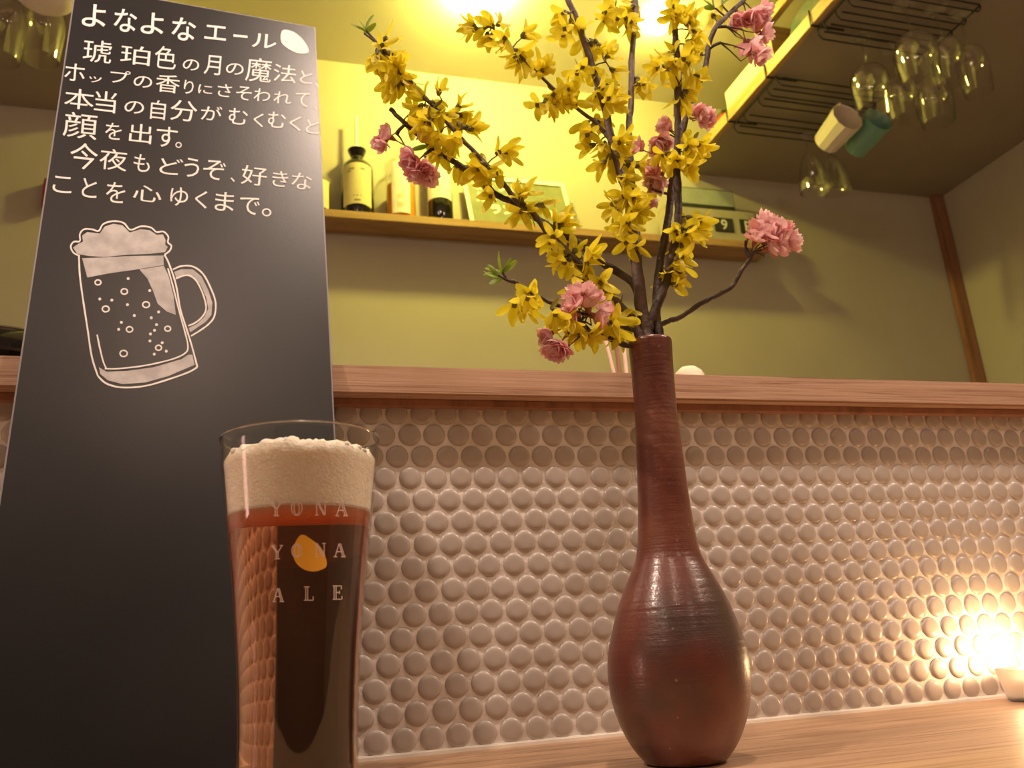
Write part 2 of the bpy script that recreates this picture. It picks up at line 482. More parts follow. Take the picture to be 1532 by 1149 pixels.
# tiled half wall
wall = struct(MB().box((-1.2, YT, ZF), (XR, YT+.13, ZL0)).build('wall_counter', M['grout'], smooth=False),
              'half wall faced with round mosaic tiles in pale grout')
ORG[wall] = Vector((0, 0, 0))
P = .022
def tile_mesh():
    mb = MB(); r = .0098
    prof = [(r*1.02, .0003), (r, -.0004), (r*.95, -.0013), (r*.85, -.0021), (r*.70, -.0026), (r*.45, -.0028)]
    seg = 20
    for rr, d in prof:
        for k in range(seg):
            a = 2*PI*k/seg
            mb.v.append(Vector((rr*math.cos(a), d, rr*math.sin(a))))
    for i in range(len(prof)-1):
        for k in range(seg):
            k2 = (k+1) % seg
            mb.f.append((i*seg+k, i*seg+k2, (i+1)*seg+k2, (i+1)*seg+k))
    mb.f.append(tuple((len(prof)-1)*seg+k for k in range(seg)))
    return mb
tb = tile_mesh()
tile_me = tb.mesh('tile', M['tile'], True, 60)
cands = []
for j in range(15):
    for i in range(-20, 62):
        x = .0679+(i-(.5 if j % 2 else 0))*P + (rng.random()-.5)*.0006
        z = .2020-j*P*.866+(rng.random()-.5)*.0005
        px, py = pj((x, YT, z))
        vis = (548 < px < 1550) and not (925 < px < 1100 and py > 830)
        cands.append((0 if vis else 1, math.hypot(x, z)+0*px, x, z))
# the ones seen largest become parts, the rest one 'stuff' part
cands.sort()
rest = MB()
for n, (_, _, x, z) in enumerate(cands):
    tl, ta = (rng.random()-.5)*.05, (rng.random()-.5)*.05
    mt = Matrix.Translation((x, YT, z)) @ Matrix.Rotation(tl, 4, 'X') @ Matrix.Rotation(ta, 4, 'Z')
    if n < 300:
        o = bpy.data.objects.new('tile', tile_me); COL.objects.link(o); o.parent = wall; o.matrix_local = mt
    else:
        rest.add([mt @ v for v in tb.v], tb.f)
o = rest.build('tile', M['tile'], wall, True, 60); o['kind'] = 'stuff'
struct(MB().box((-1.2, YT-.004, ZC-.001), (1.99, YT+.004, ZC+.0035), .001).build('trim_2', M['caulk']), 'white sealant line where tiles meet the counter')

# oak capping on the half wall
cap = MB().box((-1.2, YL, ZL0), (1.995, .985, ZL1), .0018)
tag(cap.build('capping_board', M['oak']), 'long grained oak capping board along the top of the tiled half wall', 'ledge')
struct(MB().box((-1.2, YT-.012, ZL0-.006), (1.99, YT+.001, ZL0), .0008).build('trim_3', M['red_wood']), 'thin reddish batten under the oak capping')

# bar counter
ct = thing('bar_counter', (0.3, .4, ZC), 'oak bar counter that the vase and beer glass stand on', 'counter')
MB().box((-1.2, .05, ZC-.035), (1.99, YT-.001, ZC), .003).build('counter_top', M['oak_top'], ct)
for x in (-1.1, .4, 1.9):
    MB().box((x-.03, .35, ZF), (x+.03, YT-.002, ZC-.035)).build('support', M['red_wood'], ct, smooth=False)

# paper lantern on the left wall (its glow shows as the pink streaks on glass and vase)
ln = thing('wall_lantern', (XW, .45, .05), 'narrow pinkish paper wall lantern on the left wall, seen only as reflections', 'lamp')
MB().box((XW+.005, .37, 0.06), (XW+.09, .52, .42), .004).build('paper_shade', emit('lantern_paper', (1.0, .55, .50), 9.0), ln)
MB().box((XW+.0005, .35, 0.03), (XW+.10, .54, .06), .002).build('base', M['red_wood'], ln)
MB().box((XW+.0005, .35, 0.42), (XW+.10, .54, .44), .002).build('cap', M['red_wood'], ln)

# ------------------------------------------------------------------ chalk board
V = Vector((-0.02458773, 0.20512386, 0.97842713)).normalized()
U = Vector((0.99686139, 0.07874451, 0.00816556)); U = (U-V*U.dot(V)).normalized()
N = U.cross(V)          # points away from the viewer? make it face the camera
if N.y > 0: N = -N
B0 = at(495, 560, Y=YL-.0095)
def bp(px, py, lift=0.0):
    d = Vector(ray(px, py)); t = B0.dot(N)/d.dot(N)
    return d*t + N*lift
def buv(p): q = p-B0; return q.dot(U), q.dot(V)
def uvp(u, v, lift=0.0): return B0+U*u+V*v+N*lift
TH = .006
u1 = 0.5*(buv(bp(470, 42))[0]+buv(bp(498, 620))[0])
u0 = 0.5*(buv(bp(111, 5))[0]+buv(bp(20, 620))[0])
v1 = buv(bp(470, 42))[1]
v0 = (ZC+.0015-B0.z)/V.z
root_loc = uvp((u0+u1)/2, v0)
bd = thing('chalkboard', root_loc, 'tall black menu board with white handwriting and a drawn beer mug, behind the glass', 'blackboard')
mb = MB()
cr = [(u0, v0), (u1, v0), (u1, v1), (u0, v1)]
def rect_slab(u0, v0, u1, v1, l0, l1):
    return MB().add([uvp(u0,v0,l0),uvp(u1,v0,l0),uvp(u1,v1,l0),uvp(u0,v1,l0),uvp(u0,v0,l1),uvp(u1,v0,l1),uvp(u1,v1,l1),uvp(u0,v1,l1)],
                    [(0,3,2,1),(4,5,6,7),(0,1,5,4),(1,2,6,5),(2,3,7,6),(3,0,4,7)])
rect_slab(u0, v0, u1, v1, -TH, 0).build('panel', M['board'], bd, smooth=False, fix=True)
EW = .0011
for a in ((u0-EW, v0, u0, v1+EW), (u1, v0, u1+EW, v1+EW), (u0, v1, u1, v1+EW)):
    rect_slab(*a, -TH, .0002).build('edge_band', M['board_edge'], bd, smooth=False, fix=True)

LIFT = .00035
def glyph_mesh(ch, cx, cy, wpx, hpx, mb, slope=.12, bold=.0):
    """one character drawn on the board plane around the photo position"""
    c = bpy.data.curves.new('g', 'FONT'); c.body = ch; c.resolution_u = 3; c.offset = bold
    o = bpy.data.objects.new('g', c); COL.objects.link(o)
    dg = bpy.context.evaluated_depsgraph_get()
    me = bpy.data.meshes.new_from_object(o.evaluated_get(dg))
    if len(me.vertices):
        xs = [v.co.x for v in me.vertices]; ys = [v.co.y for v in me.vertices]
        mx, my = (min(xs)+max(xs))/2, (min(ys)+max(ys))/2
        sx = wpx/max(1e-6, max(xs)-min(xs)); sy = hpx/max(1e-6, max(ys)-min(ys))
        vs = []
        for v in me.vertices:
            X = (v.co.x-mx)*sx; Y = (v.co.y-my)*sy
            vs.append(bp(cx+X*1.0+Y*.09, cy-Y+X*slope, LIFT))
        mb.add(vs, [tuple(p.vertices) for p in me.polygons])
    bpy.data.objects.remove(o); bpy.data.meshes.remove(me); bpy.data.curves.remove(c)

K = 520/1532.0
LINES = [
 [('よ',415,70,105,100),('な',553,92,100,100),('よ',672,105,100,95),('な',810,130,105,100),('エ',950,145,95,62),('ー',1060,165,62,9),('ル',1165,182,108,62)],
 [('琥',430,228,125,98),('珀',597,245,130,82),('色',730,255,95,98),('の',842,287,72,48),('月',937,288,72,85),('の',1035,305,78,50),('魔',1140,310,112,105),('法',1255,325,100,76),('と',1350,342,55,55),('、',1398,376,18,18)],
 [('ホ',330,320,90,76),('ッ',420,352,56,26),('プ',530,340,88,56),('の',630,362,82,50),('香',740,370,105,78),('り',832,385,42,60),('に',905,395,62,38),('さ',990,400,62,56),('そ',1075,412,68,60),('わ',1155,420,72,56),('れ',1245,432,78,52),('て',1333,440,62,62),('、',1392,482,16,16)],
 [('本',350,438,130,88),('当',465,450,95,92),('の',592,474,86,54),('自',697,486,66,84),('分',810,490,118,90),('が',932,500,92,64),('む',1050,515,84,70),('く',1140,530,44,60),('む',1220,530,78,70),('く',1302,545,52,64),('と',1378,560,60,60)],
 [('顔',355,555,150,112),('を',500,580,72,72),('出',620,590,98,84),('す',735,605,92,90),('。',787,640,28,26)],
 [('今',370,690,122,115),('夜',500,705,122,92),('も',625,720,72,76),('ど',755,735,102,72),('う',845,740,66,84),('ぞ',945,750,98,86),('、',1025,793,20,18),('好',1120,775,112,84),('き',1235,790,70,68),('な',1330,800,90,72)],
 [('こ',275,815,84,72),('と',395,830,66,84),('を',510,850,84,90),('心',650,855,125,70),('ゆ',790,868,78,82),('く',887,880,54,76),('ま',990,890,84,84),('で',1100,908,88,76),('。',1175,937,42,36)],
]
for li, line in enumerate(LINES):
    mb = MB()
    for ch, cx, cy, wd, ht in line:
        if ch == 'ー':
            mb.add([bp((cx-wd/2)*K, (cy-8)*K-1.6, LIFT), bp((cx+wd/2)*K, (cy-2)*K-1.6, LIFT), bp((cx+wd/2)*K, (cy-2)*K+2, LIFT), bp((cx-wd/2)*K, (cy-8)*K+2, LIFT)], [(0,1,2,3)])
            continue
        glyph_mesh(ch, cx*K, cy*K, wd*K, ht*K, mb, slope=.11, bold=.0 if li else .008)
    mb.build('chalk_writing', M['chalk'], bd, smooth=False)

def catmull(pts, n=6, closed=False):
    P_ = [Vector((*p, 0)) if len(p) == 2 else Vector(p) for p in pts]
    out = []; N_ = len(P_)
    rngs = range(N_ if closed else N_-1)
    for i in rngs:
        if closed: a, b, c, d = P_[(i-1) % N_], P_[i], P_[(i+1) % N_], P_[(i+2) % N_]
        else: a, b, c, d = P_[max(i-1, 0)], P_[i], P_[i+1], P_[min(i+2, N_-1)]
        for k in range(n):
            t = k/n
            out.append(.5*((2*b)+(c-a)*t+(2*a-5*b+4*c-d)*t*t+(3*b-a-3*c+d)*t**3))
    if not closed: out.append(P_[-1])
    return out

def stroke(mb, pts, wpx, closed=False, smooth=True, mapf=bp, lift=LIFT, wob=.12):
    q = catmull(pts, 5, closed) if smooth else [Vector((*p, 0)) for p in pts]
    n = len(q); vs = []
    for i, p in enumerate(q):
        a = q[(i-1) % n] if closed or i > 0 else q[i]
        b = q[(i+1) % n] if closed or i < n-1 else q[i]
        t = (b-a); t = t.normalized() if t.length > 1e-9 else Vector((1, 0, 0))
        nn = Vector((-t.y, t.x, 0)); ww = wpx/2*(1+wob*(rng.random()-.5)*2)
        vs += [mapf(p.x+nn.x*ww, p.y+nn.y*ww, lift), mapf(p.x-nn.x*ww, p.y-nn.y*ww, lift)]
    fs = [(2*i, 2*i+1, 2*i+3, 2*i+2) for i in range(n-1)]
    if closed: fs.append((2*n-2, 2*n-1, 1, 0))
    mb.add(vs, fs)

def fillp(mb, pts, mapf=bp, lift=LIFT*.7, smooth=False, closed=True):
    q = catmull(pts, 5, True) if smooth else [Vector((*p, 0)) for p in pts]
    mb.add([mapf(p.x, p.y, lift) for p in q], [tuple(range(len(q)))])

def C2(pts, sx=K, ox=0, oy=300): return [(x*sx+ox, y*sx+oy) for x, y in pts]
# moon after the title
mb = MB(); fillp(mb, C2([(1245,135),(1290,140),(1330,170),(1358,212),(1355,235),(1310,235),(1262,210),(1238,180)], oy=0), smooth=True, lift=LIFT)
mb.build('chalk_moon', M['chalk'], bd, smooth=False)
# beer mug drawing
drw = MB()
W2 = 2.6
foam_out = [(352,245),(325,232),(312,205),(325,183),(352,180),(352,150),(370,128),(405,128),(435,135),(455,105),(500,92),(545,100),(575,130),(620,115),(665,120),(690,140),(720,138),(742,160),(740,185),(755,200),(748,222),(725,240)]
stroke(drw, C2(foam_out), 2.4)
stroke(drw, C2([(348,245),(352,330),(365,430),(385,560),(405,690),(432,775)]), W2)
stroke(drw, C2([(432,775),(470,808),(540,825),(640,818),(740,790),(830,758),(870,735)]), W2)
stroke(drw, C2([(725,240),(745,280),(775,370),(795,480),(820,560),(845,640),(870,735)]), W2)
stroke(drw, C2([(740,300),(760,370),(790,490),(815,580),(828,640),(818,672),(760,700),(640,728),(520,742),(462,742)]), 2.2)
stroke(drw, C2([(428,592),(440,650),(455,710),(468,740)]), 2.4)
stroke(drw, C2([(762,305),(800,290),(850,292),(895,325),(930,390),(950,450),(945,510),(920,545),(880,575),(842,598)]), 2.4)
stroke(drw, C2([(775,345),(820,330),(850,340),(875,370),(900,430),(908,480),(890,515),(860,540),(830,553)]), 2.4)
for x, y, r in [(432,362,13),(548,402,14),(466,479,15),(644,460,15),(571,569,14),(739,566,13),(699,650,13),(545,675,16)]:
    stroke(drw, C2([(x+r*math.cos(a), y+r*.85*math.sin(a)) for a in [k*PI/4 for k in range(8)]]), 2.2, closed=True)
for x, y in [(565,345),(440,435),(493,440),(562,460),(592,508),(535,538),(523,569),(699,492),(667,518),(690,548),(681,573),(663,589),(661,620),(715,628),(733,665),(680,678),(660,398)]:
    fillp(drw, C2([(x+7*math.cos(a), y+7*math.sin(a)) for a in [k*PI/3 for k in range(6)]]), lift=LIFT)
drw.build('chalk_drawing', M['chalk'], bd, smooth=False)
fl = MB()
fillp(fl, C2([(340,236),(322,208),(345,192),(366,182),(362,155),(385,140),(440,146),(462,115),(500,103),(540,110),(572,142),(620,127),(660,132),(690,152),(718,150),(730,175),(728,195),(740,205),(728,228),(660,236),(560,240),(460,250),(390,245)]), smooth=False)
fillp(fl, C2([(362,255),(450,252),(560,246),(720,243),(722,285),(600,305),(480,322),(385,340)]))
fillp(fl, C2([(615,305),(722,288),(742,330),(765,420),(775,505),(735,490),(695,455),(675,400),(650,345)]))
fillp(fl, C2([(436,735),(470,755),(560,752),(680,735),(800,700),(830,680),(848,680),(858,725),(740,775),(640,803),(540,810),(475,793),(442,765)]))
fillp(fl, C2([(768,315),(800,303),(850,304),(888,335),(918,395),(936,450),(932,505),(908,535),(838,582),(832,562),(868,545),(900,515),(918,478),(908,425),(882,368),(852,335),(820,325),(776,340)]))
o = fl.build('chalk_shading', M['chalk_fill'], bd, smooth=False); o['label'] = 'rubbed grey chalk shading'

# ------------------------------------------------------------------ beer glass
GX, GY = .0178, .42
def g_r(z):
    T = [(-.078,.0262),(-.05,.0260),(-.031,.0261),(-.003,.0271),(.038,.0307),(.0723,.0347),(.1025,.0378)]
    zs = [a for a, _ in T]; rs = [b for _, b in T]
    return float(np.interp(z, zs, rs))
zs_ = [ -.074+i*(.1765/34) for i in range(35)]
def sm(z): return (g_r(z-.012)+2*g_r(z)+g_r(z+.012))/4 if z < .09 else g_r(z)
gl = thing('beer_glass', (GX, GY, ZC), 'tall tapered pint glass of reddish amber ale with a thick foam head', 'glass')
prof = [(0, ZC), (.0225, ZC), (.0252, ZC+.001), (sm(-.074), -.074)] + [(sm(z), z) for z in zs_[1:]] + [(.0376, .1029), (.0372, .1028)]
inner = [(sm(z)-.0009, z) for z in reversed(zs_) if z > -.052] + [(.021, -.0555), (.012, -.0575), (0, -.058)]
MB().lathe(prof+inner, 96, (GX, GY, 0)).build('glass_body', M['clear'], gl, angle=70)
rimb = MB()
ra = [2*PI*k/96 for k in range(97)]
rimb.tube([(GX+.0376*math.cos(a), GY+.0376*math.sin(a), .1027) for a in ra], .00048, 8)
rimb.build('rim', M['rim_glass'], gl)
ZFO = .0665
bz = [z for z in zs_ if -.052 < z < ZFO-.003]
bprof = [(0, -.0578), (.012, -.0573), (.0212, -.0552)] + [(sm(z)-.0007, z) for z in bz] + [(sm(ZFO)-.0007, ZFO), (0, ZFO)]
MB().lathe(bprof, 96, (GX, GY, 0)).build('beer', M['beer'], gl, angle=60)
def fw(r, z, a):
    if z > .088:
        k = .0004*math.sin(3*a+1)+.0005*math.sin(7*a+2)+.0005*math.sin(17*a)
        k += .0007*math.sin(31*a+r*900)
        return r, z+k*min(1, (z-.088)/.004)
    return r, z
fp = [(0, ZFO-.0008)] + [(sm(z)-.0012, z) for z in [ZFO-.0008, .070, .075, .080, .085, .0885, .0915]] + \
     [(sm(.093)-.0030, .0938), (.033, .0955), (.028, .0964), (.022, .0971), (.016, .0974), (.008, .0978), (0, .0979)]
MB().lathe(fp, 96, (GX, GY, 0), wob=fw).build('foam', M['foam'], gl, angle=80)
fb = MB()
ico = bmesh.new(); bmesh.ops.create_icosphere(ico, subdivisions=2, radius=1.0)
icov = [v.co.copy() for v in ico.verts]; icof = [tuple(v.index for v in f.verts) for f in ico.faces]; ico.free()
for _ in range(340):
    a = rng.random()*2*PI; rr = .034*math.sqrt(rng.random())
    s = .0006+.0011*rng.random()
    zz = .0936 + (.0040*(1-(rr/.034)**2))
    _, zz = fw(rr, zz, a)
    fb.add([v*s+Vector((GX+rr*math.cos(a), GY+rr*math.sin(a), zz)) for v in icov], icof)
o = fb.build('foam_bubbles', M['foam'], gl, angle=80); o['kind'] = 'stuff'

def on_glass(px, py, lift=0.0):
    d = Vector(ray(px, py)).normalized(); t = .30
    for _ in range(400):
        p = d*t
        if math.hypot(p.x-GX, p.y-GY) <= sm(p.z)+.00012: break
        t += .0004
    for _ in range(12):
        p = d*t; e = math.hypot(p.x-GX, p.y-GY)-(sm(p.z)+.00012); t += e*.7
    return d*t
def seg(mb, x0, y0, x1, y1, wd=1.3):
    n = max(1, int(math.hypot(x1-x0, y1-y0)/4))
    pts = [(x0+(x1-x0)*k/n, y0+(y1-y0)*k/n) for k in range(n+1)]
    stroke(mb, pts, wd, smooth=False, mapf=on_glass, wob=0)
GLY = {
 'Y': ([(0,0,.45,.55),(.12,0,.55,.5),(1,0,.58,.52),(.42,.55,.42,1),(.6,.5,.6,1)], [(-.1,0,.3,0),(.75,0,1.1,0),(.25,1,.78,1)]),
 'A': ([(.46,0,.05,1),(.46,0,.82,1),(.6,.0,1.0,1),(.22,.62,.75,.62)], [(-.1,1,.28,1),(.65,1,1.12,1)]),
 'N': ([(.12,0,.12,1),(.08,0,.78,1),(.22,0,.9,1),(.9,0,.9,1)], [(-.1,0,.22,0),(.7,0,1.08,0),(-.08,1,.32,1)]),
 'L': ([(.18,0,.18,1),(.38,0,.38,1),(.95,.72,.95,1)], [(0,0,.58,0),(0,1,.95,1)]),
 'E': ([(.15,0,.15,1),(.35,0,.35,1),(.9,0,.9,.25),(.7,.36,.7,.62),(.95,.75,.95,1)], [(0,0,.9,0),(.35,.49,.7,.49),(0,1,.95,1)]),
}
def letter(ch, cx, cy, wd, ht):
    mb = MB()
    if ch == 'O':
        for k in (1.0, .62):
            stroke(mb, [(cx+wd/2*(k if k == 1 else .5)*math.cos(a), cy+ht/2*(1 if k == 1 else .88)*math.sin(a)) for a in [i*PI/6 for i in range(12)]], 1.3, closed=True, mapf=on_glass, wob=0)
    else:
        A, S = GLY[ch]
        for s_ in A+S:
            seg(mb, cx+(s_[0]-.5)*wd, cy+(s_[1]-.5)*ht, cx+(s_[2]-.5)*wd, cy+(s_[3]-.5)*ht)
    o = mb.build('printed_letter', M['ink_white'], gl, smooth=False)
for ch, x, y in [('Y',413,761),('O',444,760.5),('N',480,760),('A',511,761)]: letter(ch, x, y, 16, 21)
for ch, x, y in [('Y',414.5,826),('O',444,824),('N',479,823),('A',508,823)]: letter(ch, x, y, 15, 20)
for ch, x, y in [('A',416,890),('L',462,888),('E',505,886.5)]: letter(ch, x, y, 14.5, 20)
mb = MB()
mo = catmull([(451,800),(466,807),(480,819),(487,833),(489,845),(484,851),(470,855),(455,852),(443,842),(438,828),(440,815)], 4, True)
cx_ = sum(p.x for p in mo)/len(mo); cy_ = sum(p.y for p in mo)/len(mo)
rings = [[on_glass(cx_+(p.x-cx_)*k, cy_+(p.y-cy_)*k) for p in mo] for k in (.33, .66, 1.0)]
n = len(mo); vs = [on_glass(cx_, cy_)]+rings[0]+rings[1]+rings[2]
fs = [(0, 1+i, 1+(i+1) % n) for i in range(n)]
for q in range(2): fs += [(1+q*n+i, 1+(q+1)*n+i, 1+(q+1)*n+(i+1) % n, 1+q*n+(i+1) % n) for i in range(n)]
mb.add(vs, fs)
o = mb.build('printed_moon', M['ink_yellow'], gl, smooth=False); o['label'] = 'golden lopsided moon mark printed on the glass'

# ------------------------------------------------------------------ vase
VB = Vector((.2623, .540, ZC)); VTOP = at(971, 515, Y=.5415)
vp = [(514,33),(530,32.6),(556,32),(600,31.8),(625,32.4),(681,35),(750,39),(790,42.5),(820,46.5),(840,52),(860,62),(884,74),(908,84.5),(941,95.5),(973,104),(1005,107),(1037,105),(1069,98.5),(1101,86),(1120,75),(1133,65),(1143,56)]
vd = lambda P_: float(np.array(P_)@FWD)
vprof = []
for y, r in vp:
    t = (1143-y)/(1143-515.0)
    # height from the image row on the vase axis plane
    xline = 1034+(971-1034)*t
    p = at(xline, y, Y=VB.y)
    vprof.append((r*vd(p)/FPX*.985, p.z-ZC))
vprof.sort(key=lambda a: a[1])
vs_ = catmull([(r, z) for r, z in vprof], 5)
ztop = vprof[-1][1]
vprof2 = [(0, 0.0), (vprof[0][0]*.9, 0)] + [(p.x, max(p.y, .0008)) for p in vs_]
rt = vprof2[-1][0]
vprof2 += [(rt*.99, ztop+.0012), (rt*.93, ztop+.0018), (rt*.86, ztop+.0012), (rt*.83, ztop-.003), (rt*.80, ztop-.08), (0, ztop-.085)]
lean = Matrix.Shear('XY', 4, ((VTOP.x-VB.x)/(VTOP.z-ZC), 0))
vz = thing('vase', VB, 'slender-necked reddish brown stoneware bottle vase holding the flowering branches', 'vase')
MB().lathe(vprof2, 96, VB, mtx=lean.to_3x3()).build('vase_body', M['vase'], vz, angle=60)
NECK = Vector((VTOP.x, VB.y, VTOP.z))

# ------------------------------------------------------------------ blossoms and branches
def petal_mesh(L_, W_, curl, twist, name, mat, notch=0.0, cup=.3, nu=3, nv=6):
    mb = MB()
    for j in range(nv+1):
        t = j/nv
        wid = W_*(.38+.62*math.sin(PI*min(1, t*.86+.1)))*(1 if t < .93 else .72)
        a = curl*t
        x = L_*(math.sin(a)/curl if abs(curl) > 1e-3 else t)
        z = L_*((1-math.cos(a))/curl if abs(curl) > 1e-3 else 0)
        for i in range(nu+1):
            s_ = i/nu*2-1
            yy = s_*wid/2; zz = z+cup*abs(s_)**2*wid*.5
            xx = x-(notch*L_*(1-abs(s_)) if j == nv else 0)
            ca, sa = math.cos(twist*t), math.sin(twist*t)
            mb.v.append(Vector((xx, yy*ca-(zz-z)*sa, z+yy*sa+(zz-z)*ca)))
    for j in range(nv):
        for i in range(nu):
            k = j*(nu+1)+i
            mb.f.append((k, k+1, k+nu+2, k+nu+1))
    return mb.mesh(name, mat, True, 180)
YP = [petal_mesh(.0142*s, .0068*w_, c, tw, 'petal', M['petal_yellow'], cup=cu) for s, w_, c, tw, cu in
      [(1, 1, .5, .5, .3), (1.1, .9, .9, -.6, .4), (.95, 1.1, 1.3, .3, .2), (1.05, 1, -.3, .9, .5), (.9, 1.05, .2, -.9, .35)]]
PP = [petal_mesh(.0122*s, .0112*w_, c, tw, 'petal', M[mm], notch=.12, cup=cu, nv=5) for s, w_, c, tw, cu, mm in
      [(1, 1, .9, .2, .4, 'petal_pink'), (1.1, .9, .6, -.3, .5, 'petal_pink'), (.9, 1.1, 1.3, .3, .4, 'petal_pink'), (1, 1, .4, .5, .3, 'petal_deep')]]
LF = [petal_mesh(.013*s, .0042*w_, c, tw, 'leaf', M['leaf'], cup=.5) for s, w_, c, tw in [(1, 1, .5, .2), (1.2, .9, -.4, .4), (.8, 1.1, .8, -.3)]]
BL = [petal_mesh(.010*s, .0036, c, .3, 'leaf', M['bud_leaf'], cup=.5) for s, c in [(1, .5), (.8, -.4)]]
cal_me = MB().lathe([(0, -.0008), (.0013, 0), (.0021, .0018), (.0024, .0036), (.0017, .0048), (0, .0050)], 8).mesh('calyx', M['calyx'])
ccal_me = MB().lathe([(0, -.0105), (.0005, -.010), (.00045, -.003), (.0010, -.002), (.0019, .0005), (.0022, .0022), (.0012, .0028), (0, .0028)], 8).mesh('calyx', M['cherry_calyx'])

def frame_z(d):
    return Vector(d).normalized().to_track_quat('Z', 'Y').to_matrix().to_4x4()

def link(name, me, parent, mat4):
    o = bpy.data.objects.new(name, me); COL.objects.link(o); o.parent = parent; o.matrix_local = mat4
    return o

def yellow_blossom(root, pos, d):
    d = Vector(d).normalized()
    m4 = Matrix.Translation(pos-ORG[root]) @ frame_z(d) @ Matrix.Rotation(rng.random()*PI, 4, 'Z')
    b = link('blossom', cal_me, root, m4)
    spread = rng.uniform(.2, .7); s0 = rng.uniform(.85, 1.12)
    for k in range(4):
        a = k*PI/2+rng.uniform(-.2, .2)
        pm = Matrix.Translation((0, 0, .0032)) @ Matrix.Rotation(a, 4, 'Z') @ Matrix.Translation((.0009, 0, 0)) @ \
             Matrix.Rotation(-(PI/2-spread)+rng.uniform(-.15, .15), 4, 'Y') @ Matrix.Rotation(PI, 4, 'X') @ Matrix.Scale(s0*rng.uniform(.9, 1.1), 4)
        link('petal', rng.choice(YP), b, pm)
    return b

def pink_blossom(root, pos, d, n1=7, n2=5, sc=1.0):
    m4 = Matrix.Translation(pos-ORG[root]) @ frame_z(d) @ Matrix.Rotation(rng.random()*PI, 4, 'Z')
    b = link('blossom', ccal_me, root, m4)
    for ring, (n_, el, s0) in enumerate(((n1, rng.uniform(.15, .5), 1.08), (n2, .9, .92))):
        for k in range(n_):
            a = 2*PI*k/n_+rng.uniform(-.2, .2)+ring*.4
            pm = Matrix.Translation((0, 0, .002+.0008*ring)) @ Matrix.Rotation(a, 4, 'Z') @ Matrix.Translation((.0008, 0, 0)) @ \
                 Matrix.Rotation(-el+rng.uniform(-.25, .25), 4, 'Y') @ Matrix.Scale(s0*sc*rng.uniform(.85, 1.12), 4)
            link('petal', rng.choice(PP), b, pm)
    return b

def branch3d(pts, dtip, bend=0.0):
    """pts: photo points from the mouth to the tip; depth eases from the vase plane to the tip's own distance"""
    n = len(pts); L_ = [0]
    for a, b in zip(pts, pts[1:]): L_.append(L_[-1]+math.hypot(a[0]-b[0], a[1]-b[1]))
    out = []
    for (x, y), l in zip(pts, L_):
        t = l/L_[-1]
        out.append(at(x, y, Y=VB.y+.0015+dtip*t+bend*math.sin(PI*t)))
    return out

